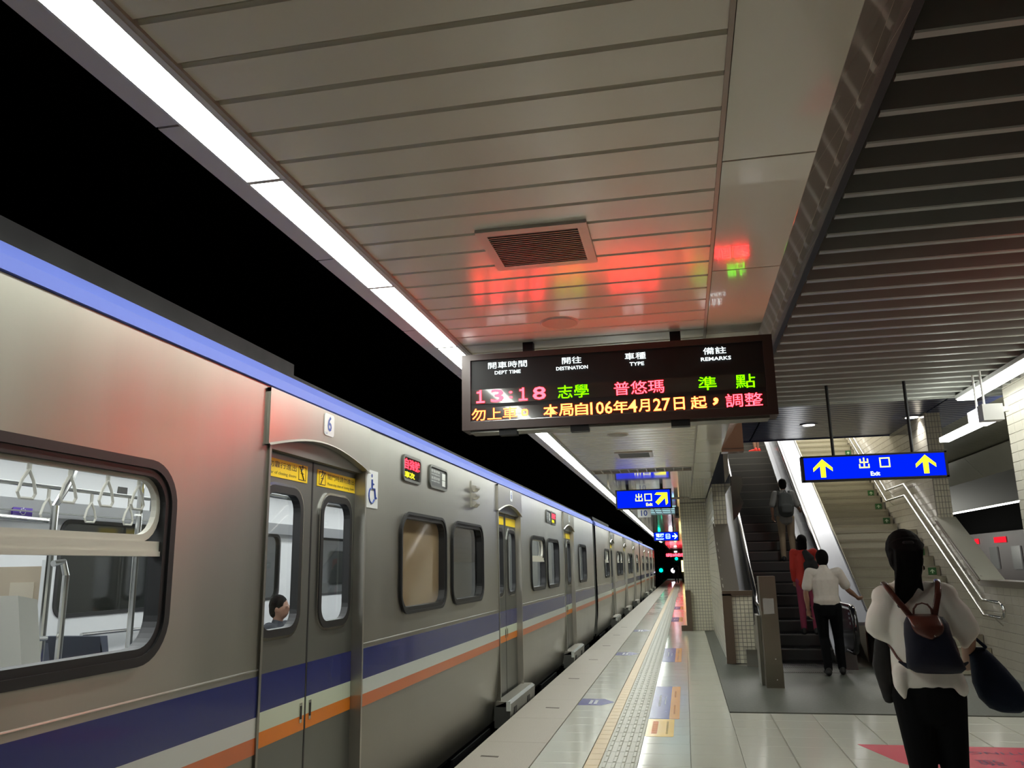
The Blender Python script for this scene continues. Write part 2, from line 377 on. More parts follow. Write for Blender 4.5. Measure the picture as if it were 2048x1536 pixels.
# ================================================================ light line above the platform edge
for i in range(-1, 44):
    y0 = 2.69+1.28*i
    t = thing('ceiling_light', (-1.507, y0+.64, 3.08), ('%s long white fluorescent lamp of the platform edge line, counted from the top left corner' % ORD[i+1]) if -1 <= i < 9 else 'distant white fluorescent lamp in the lamp line above the platform edge, beyond the departure board', 'lamp', 'lamps of the platform edge line')
    m = MB(); m.box(-1.592, -1.422, y0+.002, y0+1.278, 3.1, 3.16, M_LAMPW)
    m.box(-1.592, -1.582, y0+.002, y0+1.278, 3.085, 3.1, M_LAMPW); m.box(-1.446, -1.422, y0+.002, y0+1.278, 3.085, 3.1, M_LAMPW)
    m.box(-1.582, -1.446, y0+.002, y0+.012, 3.085, 3.1, M_LAMPW); m.box(-1.582, -1.446, y0+1.268, y0+1.278, 3.085, 3.1, M_LAMPW)
    m.obj('housing', parent=t)
    m = MB(); m.prism([(-1.582, 3.099), (-1.578, 3.09), (-1.555, 3.086), (-1.475, 3.086), (-1.45, 3.09), (-1.446, 3.099)], 1, y0+.014, y0+1.266, E_TUBE); m.obj('diffuser', parent=t)
# ================================================================ vents and speakers in the plank ceiling
def vent(xa, xb, ya, yb, lab):
    t = thing('ceiling_vent', ((xa+xb)/2, (ya+yb)/2, 3.08), lab, 'vent')
    ring(MB(), [(xa, ya), (xb, ya), (xb, yb), (xa, yb)], [(xa+.05, ya+.05), (xb-.05, ya+.05), (xb-.05, yb-.05), (xa+.05, yb-.05)], 3.084, 3.10)
    m = MB()
    for (a, b, c, d) in ((xa, xb, ya, ya+.05), (xa, xb, yb-.05, yb), (xa, xa+.045, ya+.05, yb-.05), (xb-.045, xb, ya+.05, yb-.05)): m.box(a, b, c, d, 3.084, 3.1, M_VFRAME)
    m.obj('vent_frame', parent=t)
    bx(xa+.045, xb-.045, ya+.05, yb-.05, 3.096, 3.1, M_BLACK).obj('vent_back', parent=t)
    n = int((yb-ya-.1)/.0235)
    s = MB(); s.box(-(xb-xa)/2+.045, (xb-xa)/2-.045, -.004, .004, 0, .008, M_GRILLE); me = s.mesh('louvre')
    for k in range(n): put('louvre', me, ((xa+xb)/2, ya+.062+k*.0235, 3.087), t)
vent(-.845, -.335, 3.38, 3.88, 'square slatted air vent tinted red in the plank ceiling above the departure board')
vent(-.85, -.34, 11.15, 11.75, 'small pale air vent in the plank ceiling behind the departure board')
for (yy, lab) in ((4.91, 'round flush speaker disc in the plank ceiling just in front of the departure board'), (9.6, 'round flush speaker disc in the plank ceiling beyond the departure board')):
    t = thing('ceiling_speaker', (-.68, yy, 3.085), lab, 'speaker')
    m = MB()
    for i in range(24):
        a0, a1 = 2*math.pi*i/24, 2*math.pi*(i+1)/24
        c = lambda a, q, z: (-.68+q*math.cos(a), yy+q*math.sin(a), z)
        m.add([c(a0, .128, 3.1), c(a1, .128, 3.1), c(a1, .118, 3.09), c(a0, .118, 3.09), c(a1, .11, 3.094), c(a0, .11, 3.094)], [(0, 1, 2, 3), (3, 2, 4, 5)], M_VFRAME)
    m.obj('rim', parent=t)
    m = MB(); m.prism([(-.68+.11*math.cos(2*math.pi*i/24), yy+.11*math.sin(2*math.pi*i/24)) for i in range(24)], 2, 3.092, 3.1, mat('speaker_cloth', (.42, .40, .34), .6)); m.obj('cover', parent=t)
# ================================================================ left low wall beside the escalator (plane x=.60) and pier
def topL(y): return 1.12 if y < 14.44 else min(2.31, 1.12+.61*(y-14.44)) if y < 16.39 else 3.1
WLf = thing('wall_escalator_left', (.7, 14.4, 0), None, None); WLf['kind'] = 'structure'
m = MB(); m.prism([(14.44, 0), (14.44, 1.12), (16.39, 2.31), (16.39, 3.1), (40, 3.1), (40, 0)], 0, .612, .85, M_GROUT); m.obj('wall_core', parent=WLf)
def walltiles(par, x, sgn, y0, y1, z0, top, py, pz, m, limit, name, bot=lambda y: 0, key=None, gap=.004):
    L = []; th = .012
    ny = int((y1-y0)/py); nz = int(8/pz)
    for j in range(nz):
        za = z0+j*pz; zb = za+pz-gap
        for i in range(ny+1):
            ya = y0+i*py; yb = min(ya+py-gap, y1)
            if yb-ya < .02: continue
            ta, tb = top(ya), top(yb); ba, bb = bot(ya), bot(yb)
            if max(ta, tb) <= za+.01 or min(ba, bb) >= zb: continue
            q = [(ya, za), (yb, za), (yb, min(zb, max(tb, za))), (ya, min(zb, max(ta, za)))]
            clipped = min(ta, tb) < zb or yb-ya < py-gap-.001
            loc = (x, ya, za)
            b = .003; q0 = [(a-ya, c-za) for a, c in q]
            cx = sum(p[0] for p in q0)/4; cz = sum(p[1] for p in q0)/4
            qi = [(a+(cx-a)*.03, c+(cz-c)*.05) for a, c in q0]
            vs = [(0, a, c) for a, c in q0]+[(sgn*th*.8, a, c) for a, c in q0]+[(sgn*th, a, c) for a, c in qi]
            fs = [(8, 9, 10, 11)]+[(k*4+a, k*4+(a+1) % 4, k*4+4+(a+1) % 4, k*4+4+a) for k in range(2) for a in range(4)]
            L.append((loc, ('c', i, j) if clipped else 'full', (vs, fs)))
    field(par, L, None, name, m, limit, key=key or (lambda c: c[1]))
walltiles(WLf, .612, -1, 14.48, 21.3, 0, topL, .24, .12, M_WTILE, 300, 'wall_tile')
# stepped coping
m = MB(); m.add([(.575, 14.42, 1.13), (.86, 14.42, 1.13), (.86, 16.40, 2.335), (.575, 16.40, 2.335), (.575, 14.42, 1.09), (.86, 14.42, 1.09), (.86, 16.40, 2.29), (.575, 16.40, 2.29)], [(0, 1, 2, 3), (4, 7, 6, 5), (0, 4, 5, 1), (1, 5, 6, 2), (2, 6, 7, 3), (3, 7, 4, 0)], M_COPED)
m.obj('coping', parent=WLf)
bx(.575, .72, 14.36, 14.44, 0, 1.10, M_BROWN).obj('corner_strip', parent=WLf)
bx(.575, 1.06, 14.36, 14.46, 1.07, 1.15, M_BROWN).obj('coping_end', parent=WLf)
def sqtiles(par, x0, x1, z0, z1, y, px, pz, m, name='square_tile', limit=0):
    L = []; nx = round((x1-x0)/px); nz = math.ceil((z1-z0)/pz)
    for i in range(nx):
        for j in range(nz):
            za = z0+j*pz; zb = min(za+pz-.006, z1); a, b = px-.006, zb-za
            if b < .01: continue
            vs = [(0, 0, 0), (a, 0, 0), (a, 0, b), (0, 0, b), (.002, -.008, .002), (a-.002, -.008, .002), (a-.002, -.008, b-.002), (.002, -.008, b-.002)]
            L.append(((x0+i*px, y, za), round(b, 3), (vs, [(4, 5, 6, 7), (0, 1, 5, 4), (1, 2, 6, 5), (2, 3, 7, 6), (3, 0, 4, 7)])))
    field(par, L, None, name, m, limit, key=lambda c: c[0])
bx(.72, 1.06, 14.448, 14.6, 0, 1.08, M_GROUT).obj('end_wall_core', parent=WLf); sqtiles(WLf, .725, 1.055, 0, 1.07, 14.446, .066, .066, M_STILE, limit=100)
sqtiles(WLf, .605, .85, 2.33, 3.1, 16.388, .0612, .09, M_STILE)
# far column group
WC = thing('wall_column', (.3, 21.4, 0), None, None); WC['kind'] = 'structure'
bx(-.035, .63, 21.31, 40, 0, 3.1, M_GROUT).obj('column_core', parent=WC); sqtiles(WC, -.035, .63, 0, 3.1, 21.308, .0665, .0755, M_STILE, limit=0)
m = MB(); m.box(-.03, .10, 21.14, 21.28, 0, .96, M_BROWN); m.box(-.17, -.03, 21.14, 21.30, 0, .13, M_BROWN); m.obj('stone_guard', parent=WC)
for k in range(1, 9):
    c = MB(); c.box(-.035, .63, 40+6*k-1.0, 40+6*k, 0, 3.1, M_STILE); c.obj('column_block', parent=WC)
bx(.63, .7, 40, 95, 0, 3.1, M_STILE).obj('column_core', parent=WC)
t = MB(); t.box(-.16, -.06, 21.05, 21.25, 2.72, 3.0, mat('camera_grey', (.10, .09, .07), .4)); t.tube([(-.11, 21.15, 3.0), (-.11, 21.15, 3.1)], .02, m=M_STEELD); t.tube([(-.11, 21.0, 2.8), (-.11, 21.06, 2.8)], .035, n=12, m=M_BLACK)
t.obj('security_camera', label='small grey camera housing under the ceiling at the tiled column', cat='camera')
# ================================================================ right wall (plane x=4.27) with sloped opening
def topR(y):
    if y < 11.72: return 3.8
    if y < 13.5: return 1.25
    if y < 15.3: return 1.25+(y-13.5)*.544
    return 8.2
WR = thing('wall_right', (4.3, 10, 0), None, None); WR['kind'] = 'structure'
m = MB(); m.prism([(5, 0), (5, 3.98), (11.72, 3.98), (11.72, 1.25), (13.5, 1.25), (15.3, 2.23), (15.3, 8.3), (32, 8.3), (32, 0)], 0, 4.282, 4.53, M_GROUT); m.obj('wall_core', parent=WR)
def botR(y): return 0 if y < 13.2 else max(0, (y-13.2)*.55-.2)
walltiles(WR, 4.282, -1, 9.0, 11.716, .0, lambda y: 3.8, .25, .122, M_WTILE, 60, 'wall_tile', key=lambda c: -c[1]-.01*c[2])
walltiles(WR, 4.282, -1, 11.72, 15.3, .0, lambda y: min(topR(max(y, 11.73)), 2.23), .25, .122, M_WTILE, 160, 'wall_tile')
walltiles(WR, 4.282, -1, 15.3, 26, .0, topR, .25, .122, M_WTILE, 80, 'wall_tile', bot=botR, key=lambda c: c[1])
sqtiles(WR, 4.285, 4.53, 2.25, 8.0, 15.29, .049, .1, M_STILE, limit=100)
m = MB(); m.add([(4.24, 13.45, 1.29), (4.56, 13.45, 1.29), (4.56, 15.3, 2.30), (4.24, 15.3, 2.30), (4.24, 13.45, 1.24), (4.56, 13.45, 1.24), (4.56, 15.3, 2.22), (4.24, 15.3, 2.22)], [(0, 1, 2, 3), (4, 7, 6, 5), (0, 4, 5, 1), (1, 5, 6, 2), (2, 6, 7, 3), (3, 7, 4, 0)], M_COPE)
m.obj('sloped_coping', parent=WR)
bx(4.235, 4.56, 11.72, 13.5, 1.2, 1.29, M_COPED).obj('sill', parent=WR)
m = MB(); m.tube([(4.225, 13.5, 1.28), (4.225, 15.25, 2.23)], .012, m=M_BROWN); m.obj('coping_trim', parent=WR)
# stairwell enclosure above
struct('wall_stairwell_left', bx(.86, .95, 16.4, 34, 3.1, 9.5, M_WTILE)); struct('wall_stairwell_end', bx(.86, 4.6, 33, 33.1, 0, 9.5, M_WTILE))
struct('ceiling_stairwell', bx(.86, 4.6, 17.84, 33.1, 9.4, 9.5, M_SOFF))
struct('wall_stairwell_head', bx(.86, 4.6, 17.84, 17.9, 4.5, 9.5, M_SOFF))
# ---------------------------------------------------------------- other platform seen through the opening
OP = thing('ceiling_far_platform', (8, 25, 3.7), None, None); OP['kind'] = 'structure'
m = MB(); m.prism([(8.0, 3.72), (7.6, 4.22), (7.7, 4.3), (8.2, 3.8)], 1, 14, 40, M_COPE)
for i in range(7):
    q = MB(); q.prism([(8.0, 3.72), (7.55, 4.25), (7.62, 4.3), (8.08, 3.76)], 1, 15+3*i, 15+3*i+2.98, M_COPE); q.obj('sloped_panel', parent=OP)
bx(8.0, 8.25, 12, 40, 2.97, 3.72, mat('dark_beam', (.10, .095, .08), .4)).obj('edge_beam', parent=OP)
bx(4.53, 8.1, 12, 40, 4.36, 4.4, M_TUN).obj('backing', parent=OP)
s = MB(); s.prism([(-.07, 0), (.07, 0), (.07, .03), (-.07, .03)], 0, -1.65, 1.65, mat('green_slat', (.19, .18, .13), .4)); me = s.mesh('narrow_slat')
for k in range(90): put('narrow_slat', me, (6.2, 13.0+.17*k, 4.3), OP)
struct('wall_far_track', bx(11.9, 12, -4, 99, -1.2, 9, M_TUN)); struct('ceiling_far_track', bx(8.25, 12, -4, 99, 4.3, 4.4, M_TUN))
for i in range(10):
    q = thing('line_light', (8.1, 14.6+2*i, 2.93), 'thin white light bar under the dark beam of the far platform', 'lamp', 'light bars under the far platform beam')
    bx(8.02, 8.16, 13.62+2*i, 15.6+2*i, 2.95, 2.97, M_LAMPW).obj('housing', parent=q)
    bx(8.04, 8.14, 13.63+2*i, 15.59+2*i, 2.925, 2.95, E_TUBE2).obj('tube', parent=q)
# ================================================================ train
XS = -2.1
def xprof(z): return XS if z > .7 else XS-.075*((.7-z)/.75)**1.6
def car(ya, yb, doors, wins, label, detail):
    T = thing('train_car', (-3.5, (ya+yb)/2, -1.0), label, 'train')
    dw = .66
    cuts = sorted([(c-dw, c+dw) for c in doors]); spans = []; p = ya
    for a, b in cuts: spans.append((p, a)); p = b
    spans.append((p, yb))
    zb = -.06
    for (a, b) in spans:
        if b-a < .1: continue
        m = MB(); W = [w_ for w_ in wins if a < w_[0] < b]
        plate(m, [[(a, .7), (b, .7), (b, 2.56), (a, 2.56)]]+[rrect(w_[0], w_[1], w_[2], w_[3], .15) for w_ in W], lambda y, z: (XS, y, z), M_STEEL)
        zs = [zb+(.7-zb)*i/6 for i in range(7)]
        m.rings([[(xprof(z), a, z), (xprof(z), b, z)] for z in zs], M_STEEL, cap=False, closed=False)
        m.obj('side_panel', parent=T)
        m = MB()
        plate(m, [[(a, .2), (b, .2), (b, 2.56), (a, 2.56)]]+[rrect(w_[0], w_[1], w_[2], w_[3], .15) for w_ in W], lambda y, z: (XS-.08, y, z), M_IN)
        m.obj('inner_lining', parent=T)
        for z0, z1, mm_, nm in ((.905, 1.095, M_BLUE, 'blue_stripe'), (.812, .905, M_WHITE, 'white_stripe'), (.735, .812, M_ORANGE, 'orange_stripe')):
            bx(XS-.004, XS+.002, a+.012, b-.012, z0, z1, mm_).obj(nm, parent=T)
        q = MB(); q.tube([(XS+.001, a+.01, 1.125), (XS-.001, b-.01, 1.125)], .006, m=M_STEEL); q.obj('bead', parent=T)
    # cornice in two facets
    m = MB(); m.prism([(XS-.06, 2.555), (XS+.012, 2.565), (XS+.004, 2.62), (XS-.03, 2.675), (XS-.09, 2.68)], 1, ya, yb, M_CORN)
    m.obj('blue_cornice', parent=T)
    m = MB(); m.prism([(-2.14, 2.66), (-2.14, 2.70), (-2.32, 2.74), (-2.7, 2.86), (-3.5, 2.92), (-4.3, 2.86), (-4.68, 2.74), (-4.9, 2.62), (-4.86, 2.56), (-4.6, 2.58), (-3.5, 2.62), (-2.3, 2.6)], 1, ya+.02, yb-.02, M_ROOF); m.obj('roof', parent=T)
    bx(-2.30, -2.17, ya+.1, min(yb, ya+4.6), 2.70, 2.78, M_ROOF).obj('roof_fairing', parent=T)
    for k in range(3):
        yc = ya+5.4+k*5.0
        if yc+3 < yb:
            m = MB(); m.prism([(-4.5, 2.72), (-2.42, 2.72), (-2.35, 2.80), (-2.6, 2.93), (-4.4, 2.93)], 1, yc, yc+2.6, M_ROOF); m.obj('roof_unit', parent=T)
    for y in (ya, yb-.02): bx(-4.88, -2.14, y, y+.02, 0, 2.6, M_STEELD).obj('end_wall', parent=T)
    # under body
    m = MB(); m.box(-4.8, -2.22, ya+.1, yb-.1, -.12, .1, M_ROOF)
    for k in range(int((yb-ya)/2.4)):
        y = ya+.8+2.4*k; m.box(-2.6, -2.17, y, y+1.5, -.42, -.1, M_ROOF)
    for yc in (ya+3, yb-3): m.box(-4.5, -2.2, yc-1.2, yc+1.2, -1.0, -.3, M_ROOF)
    m.obj('underframe', parent=T)
    # floor, far wall, ceiling
    bx(-4.86, -2.19, ya+.02, yb-.02, .1, .2, M_SEAT).obj('saloon_floor', parent=T)
    m = MB(); FW = [(5.74-.0, 7.02), (2.0, 3.6), (8.2, 9.4), (10.3, 11.9)] if detail else []
    plate(m, [[(ya, .2), (yb, .2), (yb, 2.45), (ya, 2.45)]]+[rrect(a_, b_, 1.29, 2.02, .1) for a_, b_ in FW], lambda y, z: (-4.84, y, z), M_IN)
    m.obj('far_wall', parent=T)
    bx(-4.95, -4.9, ya, yb, .1, 2.6, M_STEELD).obj('far_skin', parent=T)
    for a_, b_ in FW:
        q = MB(); ring(q, rrect(a_-.02, b_+.02, 1.27, 2.04, .11), rrect(a_+.01, b_-.01, 1.30, 2.01, .09), -4.83, -4.855, M_RUB); q.obj('far_window_frame', parent=T)
        bx(-4.865, -4.858, a_, b_, 1.28, 2.03, mat('night_glass', (.012, .014, .013), .05, spec=.8)).obj('far_window', parent=T)
    bx(-4.84, -2.19, ya+.02, yb-.02, 2.45, 2.48, M_IN).obj('saloon_ceiling', parent=T)
    if detail: bx(-2.29, -2.24, 6.0, 9.3, 2.43, 2.45, emis('cubicle_fill_glow', (1, .97, .9), 3)).obj('cubicle_fill', parent=T)  # glowing strip added to brighten the dark gap behind the window
    for xx in (-3.0, -4.0): bx(xx-.09, xx+.09, ya+.3, yb-.3, 2.435, 2.45, E_INT).obj('saloon_light', parent=T)
    # windows
    for (a, b, c, d, sash, opaque) in wins:
        q = MB(); w0 = .035 if sash and detail and a < 4 else .022; lo = rrect(a-w0, b+w0, c-w0, d+w0, .15+w0, 8); li = rrect(a+.03, b-.03, c+.03, d-.03, .12, 8); lm_ = rrect(a, b, c, d, .15, 8)
        ring(q, lo, lm_, XS-.01, XS+.016, M_RUB); ring(q, lm_, li, XS-.06, XS+.006, M_RUB)
        w_ = q.obj('window', parent=T)
        g = MB(); g.add([(XS-.05, y, z) for y, z in rrect(a, b, c, d, .14, 5)], [list(range(24))], M_GLASS if not opaque else mat('tan_window_panel', (.30, .22, .13), .05, spec=.7, coat=.6))
        g.obj('pane', parent=w_)
        if sash:
            zs_ = c+(d-c)*.60
            q = MB(); q.box(XS-.045, XS-.012, a+.02, b-.02, zs_-.035, zs_+.005, M_INLT); q.box(XS-.045, XS-.005, a+.02, b-.02, zs_-.055, zs_-.035, M_INLT)
            ring(q, rrect(a+.03, b-.03, zs_, d-.03, .12, 6), rrect(a+.05, b-.055, zs_+.03, d-.045, .10, 6), XS-.045, XS-.02, M_INLT)
            q.obj('sliding_sash', parent=w_)
    # doors
    for ci, c in enumerate(doors):
        a, b = c-dw, c+dw
        D = WL; m = MB()
        # header plate with arched lower edge
        arc = [(b+.05-(b-a+.1)*i/14, 2.255+.10*math.sin(math.pi*i/14)) for i in range(15)]
        poly = [(a-.05, 2.552), (b+.05, 2.552)]+arc
        vs = [(XS+.018, y, z) for y, z in poly]; n = len(vs); vs += [(XS-.02, y, z) for y, z in poly]
        # strip quads from the top edge to the arc
        tops = [(b+.05-(b-a+.1)*i/14, 2.552) for i in range(15)]
        m.rings([[(XS+.018, y, z) for y, z in tops], [(XS+.018, y, z) for y, z in arc], [(XS+.03, y, z-.012) for y, z in arc], [(XS-.03, y, z-.012) for y, z in arc]], M_HEAD, cap=False, closed=False)
        m.box(XS-.04, XS+.017, a-.05, b+.05, 2.53, 2.552, M_HEAD)
        for yy in (a-.05, b+.048): m.box(XS-.03, XS+.0175, yy, yy+.002, 2.25, 2.552, M_HEAD)
        h = m.obj('door_header', parent=T)
        m = MB(); m.box(XS-.09, XS+.01, b, b+.022, -.06, 2.3, M_HEAD); m.box(XS-.09, XS+.01, a-.022, a, -.06, 2.3, M_STEEL); m.box(XS-.1, XS-.02, a, b, 2.24, 2.4, M_STEELD)
        m.obj('door_jamb', parent=T)
        m = MB(); m.box(XS-.03, XS+.10, a-.1, b+.1, .10, .155, M_STEEL2 if False else M_HEAD); m.prism([(XS+.10, .155), (XS+.135, .13), (XS+.12, -.12), (XS-.05, -.12), (XS-.05, .10)], 1, a-.1, b+.1, M_STEELD)
        for yy in (a+.1, c+.25): m.box(XS+.12, XS+.134, yy, yy+.16, -.07, .07, M_BLACK)
        m.box(XS+.09, XS+.135, a-.12, a-.09, .06, .16, M_WHITE)
        m.obj('door_step', parent=T)
        for s in (-1, 1):
            ya_, yb_ = (a, c-.008) if s < 0 else (c+.008, b)
            wa, wb = (ya_+.07, yb_-.16) if s < 0 else (ya_+.13, yb_-.10)
            X = XS-.065; m = MB()
            plate(m, [[(ya_, .12), (yb_, .12), (yb_, 2.3), (ya_, 2.3)], rrect(wa, wb, 1.29, 2.03, .10)], lambda y, z: (X, y, z), M_STEELD)
            m.box(X-.04, X-.001, ya_, yb_, .12, 1.0, M_STEELD)
            L = m.obj('door_leaf', parent=T)
            for z0, z1, mm_ in ((.90, 1.085, M_BLUE), (.805, .90, M_DWHITE), (.728, .805, M_DORANGE)):
                bx(X-.002, X+.002, ya_+.004, yb_-.004, z0, z1, mm_).obj({M_BLUE: 'blue_stripe', M_DWHITE: 'white_stripe', M_DORANGE: 'orange_stripe'}[mm_], parent=L)
            q = MB(); ring(q, rrect(wa-.045, wb+.045, 1.245, 2.075, .14), rrect(wa-.03, wb+.03, 1.26, 2.06, .125), X-.0, X+.012, M_STEEL2)
            q.obj('window_trim', parent=L); q = MB(); ring(q, rrect(wa-.03, wb+.03, 1.26, 2.06, .125), rrect(wa+.008, wb-.008, 1.30, 2.02, .09), X-.03, X+.016, M_RUB); q.obj('window_frame', parent=L)
            g = MB(); g.add([(X-.02, y, z) for y, z in rrect(wa, wb, 1.29, 2.03, .1)], [list(range(28))], M_GLASS); g.obj('pane', parent=L)
            hy = yb_-.05 if s < 0 else ya_+.05
            q = MB(); q.box(X-.001, X+.006, hy-.014, hy+.014, .77, .875, M_STEEL2); q.box(X+.004, X+.008, hy-.008, hy+.008, .79, .86, M_BLACK); q.obj('handle', parent=L)
            if detail or ci < 9:
                ly, ry = (ya_+.02, yb_-.07) if s < 0 else (ya_+.05, yb_-.01)
                q = bx(X-.001, X+.003, ly, ry, 2.105, 2.205, mat('sticker_yellow', (1, .72, .005), .4)); st = q.obj('warning_sticker', parent=L)
            if detail and ci == 0:
                bt = mat('print_black', (.02, .015, .01), .5)
                icy = ry-.07 if s < 0 else ly+.07; tc_ = (ly+icy-.06)/2 if s < 0 else (icy+.06+ry)/2; tw = abs((icy-.06 if s < 0 else ry)-(ly if s < 0 else icy+.06))*.92
                text_mb('請勿靠行進出' if s < 0 else '關門時請勿進出', bt, (X+.0035, tc_, 2.175), (0, 1, 0), (0, 0, 1), w=tw, h=.035, thick=.0005).obj('lettering', parent=L)
                text_mb('ay clear of closing doors' if s < 0 else 'Please stay clear of closing doors', bt, (X+.0035, tc_, 2.127), (0, 1, 0), (0, 0, 1), w=tw, h=.022, thick=.0005).obj('lettering', parent=L)
                q = MB()
                for (u0, w0, u1, w1) in ((-.045, -.04, .045, -.036), (-.045, .036, .045, .04), (-.047, -.04, -.043, .04), (.043, -.04, .047, .04), (-.02, -.002, .02, .002)): q.box(X+.003, X+.0045, icy+u0, icy+u1, 2.155+w0, 2.155+w1, bt)
                q.tube([(X+.004, icy-.02*s, 2.12), (X+.004, icy, 2.15), (X+.004, icy+.03*s, 2.19)], .004, n=5, m=bt); q.tube([(X+.004, icy+.005, 2.185), (X+.004, icy-.02, 2.165)], .004, n=5, m=bt); q.ell((X+.004, icy+.002, 2.195), .002, .009, .009, bt)
                q.obj('pictogram', parent=L)
        bx(XS-.074, XS-.063, c-.008, c+.008, .12, 2.26, M_RUB).obj('door_seal', parent=T)
        # car number plate on header
        pl = MB(); pl.prism(rrect(c-.065+.02, c+.075+.02, 2.40, 2.535, .02, 3), 0, XS+.016, XS+.022, mat('plate_white', (.78, .80, .80), .3)); P_ = pl.obj('number_plate', parent=T)
        text_mb('6', mat('print_blue', (.03, .07, .35), .4), (XS+.0225, c+.025, 2.475), (0, 1, 0), (0, 0, 1), w=.06, h=.095, thick=.001, bold=.02).obj('numeral', parent=P_)
        if detail and ci == 0: text_mb('CAR', mat('print_blue'), (XS+.0225, c-.02, 2.413), (0, 1, 0), (0, 0, 1), h=.012, thick=.001).obj('lettering', parent=P_)
    return T
def win(a, b, sash=True, opaque=False): return (a, b, 1.285, 2.015, sash, opaque)
A_D = [4.59, 10.07, 15.45]
TA = car(-.3, 19.7, A_D, [win(1.80, 3.09), win(6.02, 7.21, False, True), win(7.45, 8.62, False), win(11.52, 12.68), win(12.93, 14.1, False), win(16.88, 18.15, False)],
    'nearest silver commuter train car with number 6 over its doors, lit saloon and wheelchair sticker', True)
B_D = [24.95, 30.35, 35.75]
car(20.35, 40.35, B_D, [win(22.5, 23.8), win(26.6, 27.8), win(28.0, 29.1), win(32.0, 33.1), win(33.4, 34.6, False), win(37.6, 38.8)], 'middle silver commuter train car, the one just past the first car joint', False)
car(41.0, 60.6, [45.4, 50.8, 56.2], [win(43.0, 44.2), win(47.2, 48.4), win(48.7, 49.8), win(52.6, 53.7), win(54.0, 55.1), win(58.0, 59.2)], 'farthest silver commuter train car, ending in the dark at the platform end', False)
for yy in (19.7, 40.35):
    m = MB()
    for k in range(6): m.box(-4.6, -2.35-.04*(k % 2), yy+.02+.1*k, yy+.12+.1*k, -.2, 2.55, M_RUB)
    m.obj('gangway_bellows', label='black gangway bellows between the %s train cars' % ('first and second' if yy < 30 else 'second and third'), cat='bellows')
# car A extras on its side
def tpart(mb, name, par=TA): return mb.obj(name, parent=par)
def sidesign(y0, y1, z0, z1, m_in, nm, rad=.03):
    q = MB(); ring(q, rrect(y0-.02, y1+.02, z0-.02, z1+.02, rad+.02), rrect(y0, y1, z0, z1, rad), XS-.01, XS+.012, M_STEELD); f_ = tpart(q, nm)
    g = MB(); g.add([(XS+.003, y, z) for y, z in rrect(y0, y1, z0, z1, rad)], [list(range(28))], m_in); g.obj('face', parent=f_); return f_
M_LD = mat('led_window_black', (.01, .01, .01), .1)
def leddisp(y0, y1):
    f_ = sidesign(y0, y1, 2.29, 2.46, M_LD, 'led_display')
    text_mb('自強號', emis('led_red_side', (1, .03, .05), 2.6), (XS+.005, (y0+y1)/2, 2.41), (0, 1, 0), (0, 0, 1), w=(y1-y0)*.92, h=.085, thick=.002, bold=.02).obj('lettering', parent=f_)
    text_mb('車次', emis('led_yellow_side', (.75, .7, .02), 1.3), (XS+.005, (y0+y1)/2-.06, 2.325), (0, 1, 0), (0, 0, 1), w=(y1-y0)*.6, h=.05, thick=.002, bold=.02).obj('lettering', parent=f_)
def infopl(y0, y1):
    f_ = sidesign(y0, y1, 2.30, 2.46, mat('info_grey', (.05, .055, .055), .3), 'info_panel', .035)
    pw = mat('print_white', (.7, .72, .7), .4); ln = y1-y0
    for k, (tx, zz, hh) in enumerate((('自強號車', 2.43, .025), ('NON RESERVED', 2.403, .012), ('區間快車', 2.37, .025), ('RESERVED', 2.343, .012))):
        text_mb(tx, pw, (XS+.004, y0+ln*.33, zz), (0, 1, 0), (0, 0, 1), w=ln*.5, h=hh, thick=.001).obj('lettering', parent=f_)
    q = MB(); q.box(XS+.003, XS+.006, y0+ln*.72, y0+ln*.92, 2.375, 2.435, pw); q.box(XS+.003, XS+.006, y0+ln*.72, y0+ln*.92, 2.32, 2.37, pw); q.obj('blank_window', parent=f_)
leddisp(6.05, 6.46); infopl(6.74, 7.24)
infopl(12.9, 13.3); leddisp(13.42, 13.85)
m = MB(); m.box(XS-.01, XS+.008, 8.14, 8.22, 2.20, 2.47, M_HEAD)
for k in range(3): m.prism([(XS, 2.43-.08*k), (XS+.05, 2.42-.08*k), (XS+.05, 2.40-.08*k), (XS+.02, 2.37-.08*k), (XS, 2.37-.08*k)], 1, 8.18, 8.34, M_HEAD)
tpart(m, 'vent_louvre')
m = bx(XS-.002, XS+.004, 5.29, 5.50, 2.015, 2.275, mat('plate_white')); wp = tpart(m, 'wheelchair_sticker')
def wheelchair(cy, cz, s, X, m, d=1):
    q = MB(); q.ell((X, cy-.01*s*d, cz+.42*s), .002, .06*s, .06*s, m)
    q.tube([(X, cy-.02*s*d, cz+.3*s), (X, cy-.02*s*d, cz+.02*s), (X, cy+.2*s*d, cz+.02*s), (X, cy+.28*s*d, cz-.28*s), (X, cy+.36*s*d, cz-.26*s)], .04*s, n=6, m=m)
    q.tube([(X, cy+(-.02+.24*math.sin(t))*s*d, cz+(-.2-.24*math.cos(t))*s) for t in [math.radians(a) for a in range(-150, 75, 15)]], .028*s, n=6, m=m)
    q.tube([(X, cy-.02*s*d, cz+.18*s), (X, cy+.14*s*d, cz+.16*s)], .03*s, n=6, m=m); return q
wheelchair(5.385, 2.145, .22, XS+.005, mat('print_blue')).obj('wheelchair_symbol', parent=wp)
